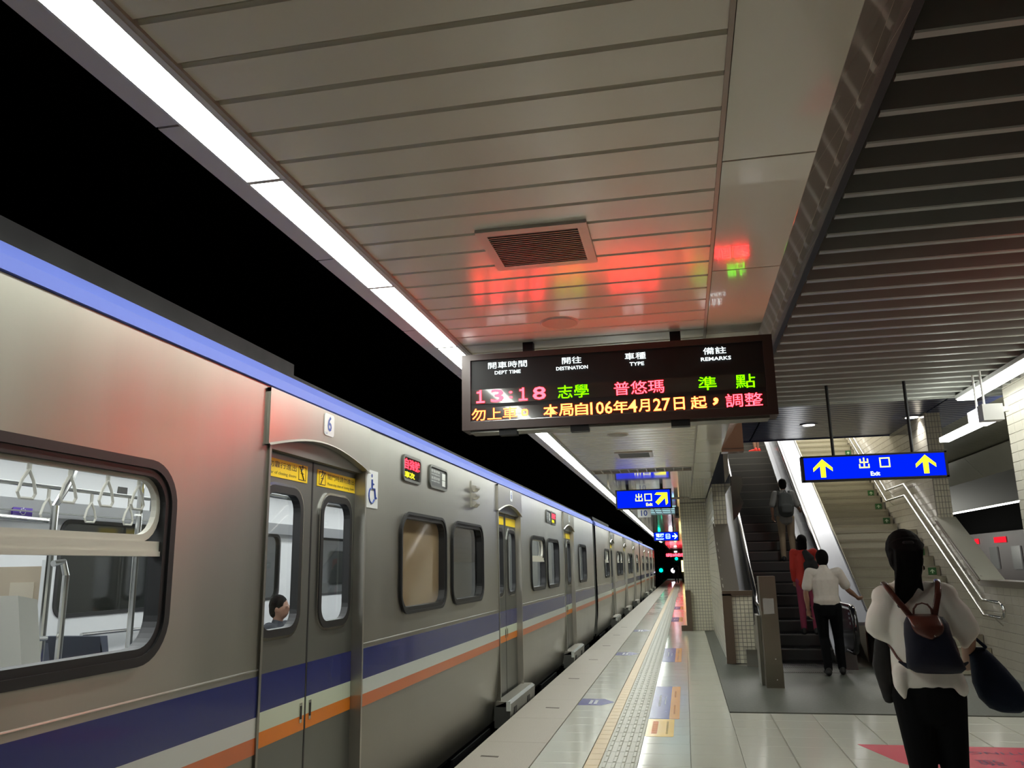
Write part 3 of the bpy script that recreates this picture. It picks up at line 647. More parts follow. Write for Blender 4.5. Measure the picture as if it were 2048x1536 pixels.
# saloon fittings
rail = lambda pts, r, nm, m=M_STEEL2: tpart(MB().tube(pts, r, n=10, m=m), nm)
rail([(-3.0, .6, 2.16), (-3.0, 5.9, 2.16)], .014, 'strap_bar'); rail([(-4.0, .6, 2.16), (-4.0, 5.9, 2.16)], .014, 'strap_bar')
def strap(x, y):
    m = MB(); m.box(x-.004, x+.004, y-.012, y+.012, 2.09, 2.17, M_INLT)
    m.tube([(x, y+px*1.0, 2.09+pz) for px, pz in ((0, 0), (-.035, -.05), (-.055, -.11), (-.04, -.135), (.04, -.135), (.055, -.11), (.035, -.05), (0, 0))], .008, n=6, m=M_INLT); tpart(m, 'hand_strap')
for y in (3.31, 3.58, 3.86, 4.12, 4.5, 4.8, 5.1): strap(-3.0, y)
for y in (4.6, 5.0, 5.4, 5.8): strap(-4.0, y)
for (x, y) in ((-3.2, 4.42), (-3.2, 4.62), (-3.9, 8.05), (-4.5, 7.0)): rail([(x, y, .2), (x, y, 2.45)], .018, 'grab_pole')
bx(-3.26, -3.12, 4.60, 4.80, 1.98, 2.12, mat('dark_box', (.08, .085, .085), .5)).obj('speaker_box', parent=TA)
rail([(-3.6, 4.4, 2.42), (-3.6, 4.3, 2.15), (-3.6, 4.2, 2.0), (-3.6, 4.2, .2)], .02, 'curved_grab_pole'); rail([(-3.6, 3.2, 1.93), (-3.6, 4.15, 1.91)], .014, 'grab_rail')
rail([(-3.2, 3.76, 1.66), (-3.2, 3.83, 1.67), (-3.2, 3.86, 1.6), (-3.2, 3.86, 1.15), (-3.2, 3.86, .9)], .017, 'grab_rail')
rail([(-4.78, 6.0, 1.13), (-4.78, 6.95, 1.12)], .016, 'wall_handrail'); rail([(-3.3, 3.2, 1.31), (-3.3, 3.88, 1.28)], .013, 'seat_rail')
bx(-4.8, -4.07, 4.70, 4.73, .2, 1.66, M_INTAN).obj('seat_partition', parent=TA); bx(-4.075, -4.04, 4.69, 4.74, .2, 1.70, M_IN).obj('partition_edge', parent=TA)
bx(-4.30, -4.12, 4.692, 4.70, 1.40, 1.56, mat('notice_cream', (.5, .44, .34), .5)).obj('notice', parent=TA)
m = MB(); m.prism([(3.05, 1.52), (3.16, 1.50), (3.33, .72), (3.22, .70)], 0, -3.3, -2.75, M_INLT); m.box(-3.3, -2.75, 2.85, 3.3, .62, .72, M_SEAT); tpart(m, 'seat')
for yc in (5.0, 5.6): 
    m = MB(); m.prism([(yc, 1.15), (yc+.08, 1.15), (yc+.2, .66), (yc+.1, .62), (yc-.3, .62), (yc-.3, .54), (yc+.2, .54)], 0, -4.8, -4.3, M_SEAT); tpart(m, 'seat')
m = MB(); m.prism([(-4.84, 2.05), (-4.70, 2.03), (-4.58, 2.14), (-4.55, 2.42), (-4.84, 2.45)], 1, .5, 19, M_IN); tpart(m, 'overhead_panel')
m = MB(); m.box(-4.62, -4.6, 4.6, 7.0, 2.05, 2.06, M_STEELD); tpart(m, 'luggage_ledge')
wp = bx(-4.66, -4.645, 5.02, 5.20, 2.02, 2.12, mat('sign_purple', (.07, .02, .30), .4)); wp = tpart(wp, 'priority_sign'); wheelchair(5.11, 2.07, .09, -4.643, mat('print_white'), -1).obj('wheelchair_symbol', parent=wp)
bx(-4.57, -4.56, 6.0, 6.12, 2.25, 2.31, M_BLACK).obj('ceiling_speaker', parent=TA)
# toilet cubicle wall behind the tan window and a light wall behind the next one
bx(-2.37, -2.35, 5.9, 9.36, .2, 2.45, mat('cubicle_grey', (.30, .30, .27), .4)).obj('cubicle_wall', parent=TA)
M_INF = mat('interior_grey', (.3, .3, .28), .5); bx(-2.35, -2.345, 8.1, 9.36, 1.66, 2.4, mat('cubicle_brown', (.16, .12, .08), .4)).obj('cubicle_panel', parent=TA)
# ================================================================ departure board
YB = 5.25
DB = thing('departure_board', (-.39, YB+.1, 2.5), 'large black departure board with red and green led text hanging under the plank ceiling', 'board')
bx(-1.41, .632, YB, YB+.2, 2.505, 3.03, M_FRAMEB)
m = MB(); m.box(-1.41, .632, YB+.02, YB+.2, 2.50, 3.02, M_FRAMEB)
for (a, b, c, d) in ((-1.41, -1.35, 2.50, 3.02), (.572, .632, 2.50, 3.02), (-1.35, .572, 2.98, 3.02), (-1.35, .572, 2.50, 2.555)): m.box(a, b, YB, YB+.02, c, d, M_FRAMEB)
m.obj('casing', parent=DB)
bx(-1.35, .572, YB+.014, YB+.02, 2.555, 2.98, M_BLACK).obj('face_panel', parent=DB)
bx(-1.35, .572, YB+.010, YB+.014, 2.675, 2.775, M_DISP).obj('led_strip', parent=DB)
bx(-1.35, .572, YB+.010, YB+.014, 2.56, 2.65, M_DISP).obj('led_strip', parent=DB)
for x in (-.96, .03): bx(x-.035, x+.035, YB+.06, YB+.13, 3.02, 3.1, M_BLACK).obj('hanger', parent=DB)
for x in (-.35, .45): MB().ell((x, YB+.1, 3.02), .04, .04, .02, M_BLACK).obj('cable_gland', parent=DB)
m = MB(); m.box(-1.36, .58, YB+.03, YB+.18, 2.485, 2.50, M_STEEL)
for x in (-1.1, -.62, .03): m.box(x-.06, x+.06, YB+.02, YB+.09, 2.46, 2.50, M_BLACK)
m.obj('bottom_tray', parent=DB)
def btxt(body, x, z, h, m_, w=None, bold=0.0, par=DB, nm='lettering', y=YB+.008):
    return text_mb(body, m_, (x, y, z), (1, 0, 0), (0, 0, 1), h=h, w=w, thick=.001, bold=bold, nrm=(0, -1, 0)).obj(nm, parent=par)
def G(u, v):  # board face coordinates: u 0..1 from left, v 0..1 from top of the glazed face
    return -1.35+1.922*u, 2.98-.425*v
def bt(body, u0, u1, vc, hh, m_, bold=0.0):
    x0, z = G(u0, vc); x1, _ = G(u1, vc); btxt(body, (x0+x1)/2, z, hh, m_, x1-x0, bold)
bt('開車時間', .064, .204, .10, .046, E_WHITE, .0); bt('DEPT TIME', .088, .181, .222, .024, E_WHITE, .01)
bt('開往', .328, .396, .10, .046, E_WHITE, .0); bt('DESTINATION', .307, .417, .222, .024, E_WHITE, .01)
bt('車種', .545, .616, .10, .046, E_WHITE, .0); bt('TYPE', .560, .609, .225, .024, E_WHITE, .01)
bt('備註', .807, .882, .10, .046, E_WHITE, .0); bt('REMARKS', .798, .896, .225, .024, E_WHITE, .01)
for ch, a, b in (('3', .073, .118), (':', .138, .150), ('8', .222, .268)): bt(ch, a, b, .595, .088 if ch != ':' else .05, E_RED, .015)
for a in (.018, .171):
    x0, z0 = G(a, .595); q = MB()
    for (u0, u1, w0, w1) in ((.026, .04, -.044, .044), (.004, .062, -.044, -.032), (.008, .030, .022, .034)): q.box(x0+u0, x0+u1, YB+.006, YB+.008, z0+w0, z0+w1, E_RED)
    q.obj('lettering', parent=DB)
bt('志學', .31, .417, .60, .088, E_GREEN, .0); bt('普悠瑪', .503, .671, .60, .088, E_RED, .0); bt('準', .784, .843, .60, .088, E_GREEN, .0); bt('點', .905, .967, .60, .088, E_GREEN, .0)
bt('勿上車', .003, .165, .885, .082, E_REDY, .0)
q = MB(); cx, cz = G(.192, .89); ring(q, rrect(cx-.022, cx+.022, cz-.022, cz+.022, .012, 3), rrect(cx-.012, cx+.012, cz-.012, cz+.012, .006, 3), YB+.006, YB+.010, E_REDY, ax=1); q.obj('lettering', parent=DB)
L = [('本', .258, .308), ('局', .312, .362), ('自', .368, .412), ('106', .420, .495), ('年', .498, .548), ('4', .548, .578), ('月', .583, .62), ('27', .632, .688), ('日', .70, .735), ('起', .755, .807)]
for ch, a, b in L: bt(ch, a, b, .885, .082, E_REDY, .01)
bt('，', .826, .845, .885, .05, E_REDY, .03); bt('調整', .868, .985, .885, .086, E_RED, .0)
q = MB(); q.box(-1.35, .572, YB+.006, YB+.008, 2.556, 2.56, M_STEEL2); q.obj('lower_bead', parent=DB)
SB = thing('departure_board', (3.7, 5.35, 2.5), 'unseen led board added outside the right border for the red glow on the baffles', 'board')  # board added out of view to cast red light on the baffles
bx(2.62, 4.1, 5.25, 5.45, 2.5, 3.03, M_FRAMEB).obj('casing', parent=SB)
for x in (2.9, 3.7): bx(x-.03, x+.03, 5.31, 5.38, 3.02, 3.80, M_BLACK).obj('hanger', parent=SB)
for yy, s_ in ((5.245, 1), (5.455, -1)):
    text_mb('本局自106年4月27日起', E_REDY, (3.36, yy, 2.61), (s_, 0, 0), (0, 0, 1), w=1.35, h=.085, thick=.001, nrm=(0, -s_, 0)).obj('lettering', parent=SB)
    text_mb('13:18 普悠瑪', E_RED, (3.36, yy, 2.72), (s_, 0, 0), (0, 0, 1), w=1.1, h=.088, thick=.001, nrm=(0, -s_, 0)).obj('lettering', parent=SB)
# far board down the platform
FB = thing('departure_board', (-.3, 88, 2.4), 'tiny distant departure board with one red led line at the far end of the platform', 'board')
bx(-1.9, -.05, 88, 88.3, 2.3, 3.08, M_FRAMEB).obj('casing', parent=FB); btxt('本局自106年4月27日', -.95, 2.5, .38, emis('led_red_far', (1, .03, .05), 5), 1.8, .05, FB, y=87.98)
bx(-1.0, -.7, 87.9, 87.95, 2.75, 2.9, E_WHITE).obj('lit_label', parent=FB)
# ================================================================ blue exit signs
def arrow(cx, cz, s, ang, y, m):
    pts = [(0, .5), (.5, .02), (.5, -.18), (.14, .12), (.13, -.5), (-.13, -.5), (-.14, .12), (-.5, -.18), (-.5, .02)]
    ca, sa = math.cos(ang), math.sin(ang); q = MB(); q.prism([(cx+s*(a*ca-b*sa), cz+s*(a*sa+b*ca)) for a, b in pts], 1, y-.003, y, m); return q
def sign(x0, x1, z0, z1, y, zt, rods, lab, rr=.014):
    t = thing('exit_sign', ((x0+x1)/2, y+.06, z0), lab, 'sign')
    m = MB(); m.box(x0, x1, y+.004, y+.13, z0, z1, M_BLACK)
    for (a, b, c, d) in ((x0, x0+.03, z0, z1), (x1-.03, x1, z0, z1), (x0, x1, z1-.022, z1), (x0, x1, z0, z0+.022)): m.box(a, b, y-.01, y+.004, c, d, M_BLACK)
    m.obj('housing', parent=t)
    bx(x0+.03, x1-.03, y-.002, y+.004, z0+.022, z1-.022, E_SBLUE).obj('lit_face', parent=t)
    for xr in rods: MB().tube([(xr, y+.065, z1), (xr, y+.065, zt)], rr, m=M_STEELD if rr < .02 else M_BLACK).obj('hanging_rod', parent=t)
    return t
def chu(t, cx, cz, s, y, m):  # the two characters drawn with round strokes as on the sign
    b = .075*s; q = MB()
    def st(x0, x1, z0, z1): q.box(cx+x0*s, cx+x1*s, y-.003, y, cz+z0*s, cz+z1*s, m)
    k = .065
    st(-k, k, -.5, .55); st(-.42, -.42+2*k, .05, .45); st(.42-2*k, .42, .05, .45); st(-.42, .42, .02, .02+2*k)
    st(-.5, -.5+2*k, -.5, -.08); st(.5-2*k, .5, -.5, -.08); st(-.5, .5, -.5, -.5+2*k)
    q.obj('lettering', parent=t)
def kou(t, cx, cz, s, y, m):
    q = MB(); ring(q, [(cx-.5*s, cz-.5*s), (cx+.5*s, cz-.5*s), (cx+.5*s, cz+.5*s), (cx-.5*s, cz+.5*s)], [(cx-.37*s, cz-.37*s), (cx+.37*s, cz-.37*s), (cx+.37*s, cz+.37*s), (cx-.37*s, cz+.37*s)], y-.003, y, m, ax=1); q.obj('lettering', parent=t)
YE = 11.0
t = sign(1.545, 3.275, 2.59, 2.915, YE, 3.84, (1.955, 2.90), 'wide blue exit sign with two yellow up arrows above the escalator and stairs', .02)
yf = YE-.003
arrow(1.80, 2.755, .235, 0, yf, E_YEL).obj('arrow', parent=t); arrow(3.02, 2.76, .235, 0, yf, E_YEL).obj('arrow', parent=t)
E_YELW = emis('sign_yellow_white', (1, .97, .25), .85)
chu(t, 2.30, 2.80, .125, yf, E_YELW); kou(t, 2.545, 2.80, .125, yf, E_YELW)
text_mb('Exit', emis('sign_text_white', (.8, 1, .95), .9), (2.42, yf-.001, 2.665), (1, 0, 0), (0, 0, 1), h=.055, thick=.001, bold=.03, nrm=(0, -1, 0)).obj('lettering', parent=t)
t = sign(-1.225, -.165, 2.635, 3.005, 15.9, 3.1, (-1.0, -.35), 'small blue exit sign with a diagonal yellow arrow hanging over the platform', .03)
yf = 15.897
arrow(-.345, 2.83, .29, -math.pi/4, yf, E_YEL).obj('arrow', parent=t); chu(t, -.78, 2.85, .14, yf, E_YELW); kou(t, -.605, 2.85, .14, yf, E_YELW)
text_mb('Exit', E_YELW, (-.59, yf-.001, 2.715), (1, 0, 0), (0, 0, 1), h=.06, thick=.001, bold=.03, nrm=(0, -1, 0)).obj('lettering', parent=t)
t = sign(-.93, -.13, 2.32, 2.61, 27, 3.1, (-.8, -.3), 'far blue lift sign with white pictogram and right arrow over the platform', .02)
t['category'] = 'sign'; t.name = 'lift_sign'; WL['lift_sign'] = WL.get('exit_sign.002', WL.get('lift_sign', (-.53, 27.06, 2.32)))
yf = 26.997
arrow(-.25, 2.465, .17, -math.pi/2, yf, E_CYW).obj('arrow', parent=t); text_mb('電梯', E_CYW, (-.72, yf-.001, 2.50), (1, 0, 0), (0, 0, 1), w=.25, h=.12, thick=.001, bold=.02, nrm=(0, -1, 0)).obj('lettering', parent=t)
text_mb('Elevator', E_CYW, (-.72, yf-.001, 2.39), (1, 0, 0), (0, 0, 1), w=.25, h=.05, thick=.001, bold=.02, nrm=(0, -1, 0)).obj('lettering', parent=t)
q = MB(); ring(q, rrect(-.54, -.40, 2.39, 2.54, .02, 3), rrect(-.525, -.415, 2.405, 2.525, .015, 3), yf-.003, yf, E_CYW, ax=1); q.box(-.50, -.485, yf-.003, yf, 2.42, 2.50, E_CYW); q.box(-.455, -.44, yf-.003, yf, 2.42, 2.50, E_CYW); q.obj('pictogram', parent=t)
t = thing('number_sign', (-.9, 20, 2.72), 'small white plate numbered 10 hanging behind the small blue exit sign', 'sign')
bx(-1.03, -.72, 20, 20.02, 2.70, 3.02, mat('plate_white')).obj('plate', parent=t); text_mb('10', mat('print_blue'), (-.875, 19.998, 2.80), (1, 0, 0), (0, 0, 1), h=.14, thick=.001, bold=.02, nrm=(0, -1, 0)).obj('numeral', parent=t); MB().tube([(-.875, 20.01, 3.02), (-.875, 20.01, 3.1)], .01, m=M_STEELD).obj('hanging_rod', parent=t)
# lit ceiling shade field beyond the exit sign (cyan tinted ceiling light behind a lattice)
t = thing('lattice_light', (-.6, 24, 3.07), 'pale cyan latticed ceiling light before the far lift sign', 'lamp')
bx(-.95, -.12, 22.4, 25.4, 3.085, 3.098, emis('cyan_panel', (.45, .75, .8), .55)).obj('diffuser', parent=t)
m = MB()
for x in (-.95, -.75, -.55, -.3, -.13): m.box(x, x+.02, 22.4, 25.4, 3.06, 3.085, M_STEELD)
for y in (22.4, 23.2, 24.0, 24.8, 25.38): m.box(-.95, -.11, y, y+.05, 3.06, 3.085, M_STEELD)
m.obj('lattice', parent=t)
# ================================================================ signals and lights far down the track
def blob_light(nm, x, y, z, r, m_, lab, base=-1.15):
    t = thing(nm, (x, y, base), lab, 'signal'); MB().tube([(x, y+.3, base), (x, y+.3, z+.2)], .06, m=M_TUN).obj('mast', parent=t)
    MB().ell((x, y, z), r, r, r, m_).obj('lens', parent=t); bx(x-.3, x+.3, y+.1, y+.3, z-.35, z+.35, M_TUN).obj('head', parent=t)
blob_light('track_signal', -2.55, 92, .95, .2, E_SIG, 'bright green track signal beyond the end of the train')
blob_light('track_signal', -2.05, 90, -.35, .13, E_SIG, 'small lower green track signal close to the rails in the distance')
blob_light('track_signal', -3.35, 88, 1.0, .16, E_SIG, 'green track signal partly behind the last train car')
blob_light('track_signal', -.85, 93, 2.15, .16, E_SIG, 'green signal under the distant departure board', 0)
t = thing('platform_lamp', (-1.2, 93, 0), 'bright white lamp beside the walking person far down the platform', 'lamp'); MB().tube([(-1.25, 93, 0), (-1.25, 93, .7)], .08, m=M_TUN).obj('post', parent=t); MB().ell((-1.25, 93, .9), .26, .26, .26, emis('far_white', (.9, .85, 1), 5)).obj('globe', parent=t)
t = thing('lit_box', (-.2, 76, 0), 'small lit yellow box at the last tiled column in the distance', 'box'); bx(-.3, -.06, 76, 76.2, .9, 1.9, emis('far_yellow', (1, .8, .3), 1.5)).obj('lit_face', parent=t); bx(-.3, -.06, 76.2, 76.4, 0, 1.95, M_BLACK).obj('casing', parent=t)
# ================================================================ right hand lamps
for i in range(6):
    y0 = 12.08-1.28*(i+1)
    if y0 < -3: break
    t = thing('linear_lamp', (3.93, y0+.64, 3.7), ['last white linear lamp under the dark baffles, above the pendant lamp', 'second to last white linear lamp under the dark baffles, touching the right border'][i] if i < 2 else 'long white linear lamp set under the dark baffles outside the picture', 'lamp', 'linear lamps under the baffles')
    bx(3.80, 4.06, y0+.004, y0+1.276, 3.745, 3.797, M_LAMPW).obj('housing', parent=t); bx(3.82, 4.04, y0+.01, y0+1.27, 3.725, 3.74, E_TUBE2).obj('diffuser', parent=t)
t = thing('pendant_lamp', (3.5, 10.8, 3.05), 'white pendant lamp box on two rods beside the blue exit sign', 'lamp')
bx(3.50, 3.72, 10.25, 10.42, 3.16, 3.35, M_LAMPW).obj('end_cap', parent=t); bx(3.73, 3.80, 10.3, 10.36, 3.26, 3.32, M_LAMPW).obj('plug', parent=t)
bx(3.51, 3.71, 10.42, 10.80, 3.17, 3.34, emis('lamp_bright', (1, .98, .94), 1.6)).obj('lit_box', parent=t); bx(3.55, 3.67, 10.80, 12.15, 3.17, 3.23, E_TUBE2).obj('tube', parent=t)
for y in (10.5, 10.75): MB().tube([(3.61, y, 3.34), (3.61, y, 3.80)], .014, m=M_LAMPW).obj('hanging_rod', parent=t)
for (x, y, lab) in ((2.43, 15.9, 'round recessed downlight in the blue slats above the escalator'), (4.15, 15.6, 'round recessed downlight in the blue slats above the stairs')):
    t = thing('downlight', (x, y, 4.08), lab, 'lamp'); MB().tube([(x, y, 4.085), (x, y, 4.098)], .16, n=20, m=M_DECK).obj('rim', parent=t); MB().tube([(x, y, 4.08), (x, y, 4.09)], .11, n=20, m=emis('downlight_glow', (1, .95, .9), 3)).obj('lens', parent=t)
    spot_lamp('downlight_beam', (x, y, 4.06), 26, 130)
# ================================================================ floor stickers
def sticker(name, poly, m_, lab, z=.0015):
    t = MB(); t.prism(poly, 2, .0002, z, m_); return t.obj(name, label=lab, cat='floor sticker')
M_STB = mat('sticker_blue', (.07, .07, .30), .25, noise=.04); M_STO = mat('sticker_orange', (.85, .40, .07), .25); M_STY = mat('sticker_amber', (.88, .55, .06), .25); M_STP = mat('sticker_pink', (.78, .10, .16), .25)
M_PW = mat('print_white', (.7, .72, .7), .4)
def lines(par, x0, x1, y0, y1, n, m_):
    q = MB(); rnd = random.Random(7)
    for k in range(n):
        a = x0+(x1-x0)*k/n; b = a+(x1-x0)/n*.6; y = y0
        while y < y1-.02: l = rnd.uniform(.02, .05); q.box(a, b, y, min(y+l, y1), .0015, .0022, m_); y += l+.012
    q.obj('lettering', parent=par)
for i, (y0, y1, lab) in enumerate(((10.15, 10.62, 'blue arrow floor sticker nearest the camera pointing to the yellow edge line'), (15.6, 16.15, 'blue arrow floor sticker opposite the second train door'), (21.0, 21.6, 'pale blue arrow floor sticker farther along the platform'))):
    t = sticker('floor_arrow', [(-1.335, y0), (-1.335, y1), (-1.06, y1), (-.925, (y0+y1)/2), (-1.06, y0)], M_STB, lab)
    lines(t, -1.22, -1.10, y0+.1, y1-.1, 2, M_PW)
for i, (y0, y1, lab) in enumerate(((9.35, 11.72, 'nearest blue queue sticker with orange edge beside the tactile strip'), (14.6, 16.9, 'second blue queue sticker with orange edge beside the tactile strip'), (24.5, 26.5, 'third blue queue sticker beside the tiled column'), (31, 33, 'fourth blue queue sticker far along the platform'))):
    t = sticker('queue_sticker', [(-.475, y0), (-.475, y1), (-.262, y1), (-.262, y0)], M_STB, lab)
    lines(t, -.40, -.36, y0+.8, y1-.75, 1, M_PW); lines(t, -.33, -.31, y0+.9, y1-.85, 1, M_PW)
    q = MB(); q.prism(rrect(-.262, -.155, y0, y1, .03, 3), 2, .0002, .0016, M_STO); o_ = q.obj('orange_edge', parent=t)
    lines(t, -.22, -.195, y0+.3, y0+.9, 1, mat('print_orange_dark', (.5, .2, .03), .4)); lines(t, -.22, -.195, y1-.9, y1-.4, 1, mat('print_orange_dark'))
t = sticker('notice_sticker', rrect(-.475, -.205, 8.42, 9.33, .03, 3), M_STY, 'yellow floor notice in front of the nearest blue queue sticker'); lines(t, -.42, -.33, 8.55, 9.2, 1, mat('print_red_orange', (.75, .2, .03), .4)); lines(t, -.28, -.25, 8.55, 9.2, 1, mat('print_olive', (.4, .28, .03), .4))
t = sticker('pink_banner', [(1.41, 8.27), (2.2, 8.27), (4.3, 8.27), (4.3, 7.45), (1.72, 7.45), (1.66, 7.5), (1.60, 7.6)], M_STP, 'pink lettered banner sticker on the floor behind the woman with the backpack')
M_PN = mat('print_navy', (.10, .02, .09), .5)
for k in range(8): text_mb(('自', '強', '號', '候', '車', '優', '先', '區')[k], M_PN, (2.0+.3*k, 7.66, .002), (-1, 0, 0), (0, -1, 0), h=.2, w=.19, thick=.0006, nrm=(0, 0, 1)).obj('lettering', parent=t)
text_mb('SOUTHBOUND WAITING AREA', M_PN, (2.95, 8.02, .002), (-1, 0, 0), (0, -1, 0), h=.09, w=2.3, thick=.0006, nrm=(0, 0, 1)).obj('lettering', parent=t)
# drain slits in the granite
for k, (x, y) in enumerate(((-1.76, 7.42), (-1.6, 9.93), (-1.68, 12.45), (-1.66, 14.9), (-1.66, 17.4), (-1.66, 20.0), (-1.66, 22.5))):
    q = MB(); q.prism([(x-.08, y-.012), (x+.08, y-.03), (x+.08, y+.012), (x-.08, y+.03)], 2, .0, .002, mat('scuff_dark', (.10, .08, .06), .6))
    q.obj('floor_mark', label='short dark scuff on the granite edge, number %s from the near end' % ['one', 'two', 'three', 'four', 'five', 'six', 'seven'][k], cat='floor mark')
# ================================================================ escalator
TE = math.tan(math.radians(30)); Y0 = 14.5
ES = thing('escalator', (1.77, 13.8, 0), 'black up escalator with steel sides carrying people beside the granite stairs', 'escalator')
sm = MB(); sm.prism([(0, 0), (.41, 0), (.41, -.22), (.02, -.22), (.0, -.16)], 0, -.5, .5, M_ESC)
for k in range(32): sm.box(-.5+.0312*k+.004, -.5+.0312*k+.016, .02, .4, 0, .006, M_ESC)
sm.box(-.5, .5, -.002, .012, -.008, .007, M_ESCE); sme = sm.mesh('step')
put('step', sme, (1.77, 13.82, 0), ES); put('step', sme, (1.77, 14.2, 0.0), ES)
for k in range(1, 26): put('step', sme, (1.77, Y0-.12+.346*(k-.4), .2*k), ES)
m = MB(); m.box(1.25, 2.29, 13.25, 13.82, -.01, .004, mat('comb_plate', (.10, .10, .09), .35, .6))
for k in range(34): m.prism([(1.27+.03*k, 13.3), (1.285+.03*k, 13.3), (1.285+.03*k, 13.8), (1.27+.03*k, 13.8)], 2, .004, .008, M_STEELD)
m.obj('comb_plate', parent=ES)
def inc(x0, x1, dz0, dz1, ya, yb, m_, nm):
    q = MB(); q.prism([(ya, (ya-Y0)*TE+dz0), (yb, (yb-Y0)*TE+dz0), (yb, (yb-Y0)*TE+dz1), (ya, (ya-Y0)*TE+dz1)], 0, x0, x1, m_); return q.obj(nm, parent=ES)
YT = 25.5
for s, xr in ((-1, 1.13), (1, 2.41)):
    # inner panel, skirt, decks
    inc(xr-.035, xr+.035, .1, .86, Y0, YT, M_DSTEEL if s > 0 else M_DECK, 'balustrade_panel')
    xi = 1.265 if s < 0 else 2.275
    inc(min(xi, xr), max(xi, xr), .06, .14, Y0, YT, M_DECK, 'inner_deck')
    inc(xi-.006, xi+.006, -.15, .12, Y0, YT, M_STEEL2, 'skirt')
    xo0, xo1 = (.865, 1.09) if s < 0 else (2.45, 2.79)
    dk = .84 if s > 0 else .66; inc(xo0, xo1, dk, dk+.05, Y0-.4*(s > 0), YT, M_DECK, 'outer_deck'); inc(xo1-.02 if s > 0 else xo0, xo1 if s > 0 else xo0+.02, .0, dk, Y0, YT, M_STEEL, 'side_cladding')
    if s > 0: q = MB(); q.tube([(2.80, 14.2, .9-.3*TE), (2.80, YT, (YT-Y0)*TE+.92)], .018, n=8, m=M_STEEL2); q.obj('edge_rail', parent=ES)
    inc(xr-.045, xr+.045, .84, .88, Y0, YT, M_DECK, 'handrail_track')
    # handrail with newel loop
    yn = 13.55 if s > 0 else 14.05
    zc = .62; R_ = .34
    pts = [(xr, YT, (YT-Y0)*TE+.93), (xr, Y0+.3, .3*TE+.93), (xr, Y0, .945), (xr, Y0-.25, .93)] + [(xr, yn-R_*math.sin(t)*.8, .59+R_*math.cos(t)) for t in [math.radians(a) for a in range(0, 181, 20)]] + [(xr, yn+.4, .26)]
    q = MB(); q.tube(pts, .045, n=10, m=M_HRAIL, ry=.03); q.obj('handrail', parent=ES, smooth=True)
    q = MB(); a0 = [(yn-.28*math.sin(t)*.8, .59+.29*math.cos(t)) for t in [math.radians(a) for a in range(0, 181, 20)]]
    q.prism(a0+[(Y0+.05, .15), (Y0+.05, .88)], 0, xr-.03, xr+.03, M_DSTEEL if s > 0 else M_STEEL2); q.obj('newel_panel', parent=ES)
    q = MB(); q.box(xo0, xi, yn-.1 if s < 0 else yn+.1, Y0, .0, .26, M_STEEL2 if s < 0 else M_DSTEEL); q.obj('newel_base', parent=ES)
    if s > 0:
        q = MB()
        for k, (zz, ww) in enumerate(((.80, .10), (.74, .10), (.66, .06))): q.box(xr-.034, xr-.03, yn-.06, yn-.06+ww, zz, zz+.035, mat('decal_grey', (.22, .24, .28), .4))
        q.obj('decal', parent=ES)
bx(1.04, 1.20, 14.05, Y0+.05, .0, .62, M_STEEL).obj('newel_box', parent=ES)
# steel sill panels between coping and escalator
q = MB(); q.prism([(.86, 3.06), (.86, 2.3), (.95, 2.4), (1.05, 2.6), (1.0, 2.75), (1.06, 2.9), (1.05, 3.06)], 1, 14.6, 14.64, M_STEEL2); q.box(.85, .87, 14.6, 16.4, 2.9, 3.1, M_STEEL2); q.obj('mirror_guard', label='curved polished steel guard hanging beside the brown header above the escalator', cat='guard')
m = MB(); m.box(1.0, 1.03, 16.5, 17, 0, .1, M_STEEL)
# steel bollard post in front of the escalator
P_ = thing('barrier_post', (1.06, 11.8, 0), 'tall square steel post with a small notice standing before the escalator', 'post')
bx(.955, 1.168, 11.68, 11.95, 0, 1.417, mat('post_steel', (.36, .34, .28), .3, 1, noise=.08, nscale=2, stretch=(1, 1, .3))).obj('post_body', parent=P_)
bx(.985, 1.125, 11.672, 11.68, .93, 1.13, mat('notice_grey', (.36, .35, .33), .25)).obj('notice', parent=P_)
bx(.95, 1.173, 11.674, 11.68, 0, .30, mat('post_steel')).obj('kick_plate', parent=P_)
q = MB()
for z in (.10, .36): q.ell((1.09, 11.67, z), .009, .006, .009, M_STEEL2)
q.obj('bolt', parent=P_)
bx(.91, .95, 11.9, 12.3, 0, .9, M_STEEL).obj('return_panel', parent=P_)
# ================================================================ stairs
ST = thing('staircase', (3.5, 13.2, 0), 'long granite staircase rising to the right of the escalator', 'stairs')
def stepmb(nm, d=.285):
    q = MB(); q.prism([(0, 0), (d+.02, 0), (d+.02, -.165), (.012, -.165), (.012, -.03), (0, -.03)], 0, -.72, .72, M_STAIR)
    q.box(-.72, .72, .0, .03, 0, .004, M_NOSE); q.box(-.72, .72, -.003, .004, -.012, .0, M_NOSE); return q.mesh(nm)
sme = stepmb('stair_step'); k_ = 0
for k in range(1, 13): put('stair_step', sme, (3.54, 13.2+.285*(k-1), .165*k), ST)
put('stair_step', sme, (3.54, 13.2+.285*12, .165*13), ST)
bx(2.82, 4.26, 16.62+.28, 18.12, 2.0, 2.145, M_STAIR).obj('landing', parent=ST)
for k in range(0, 24): put('stair_step', sme, (3.54, 18.0+.285*k, 2.145+.165*(k+1)), ST)
m = MB(); m.prism([(13.3, -.1), (16.9, 2.0), (18.1, 2.0), (25, 6.0), (25, 0), (13.3, 0)], 0, 2.84, 4.24, M_GROUT); m.obj('stair_core', parent=ST)
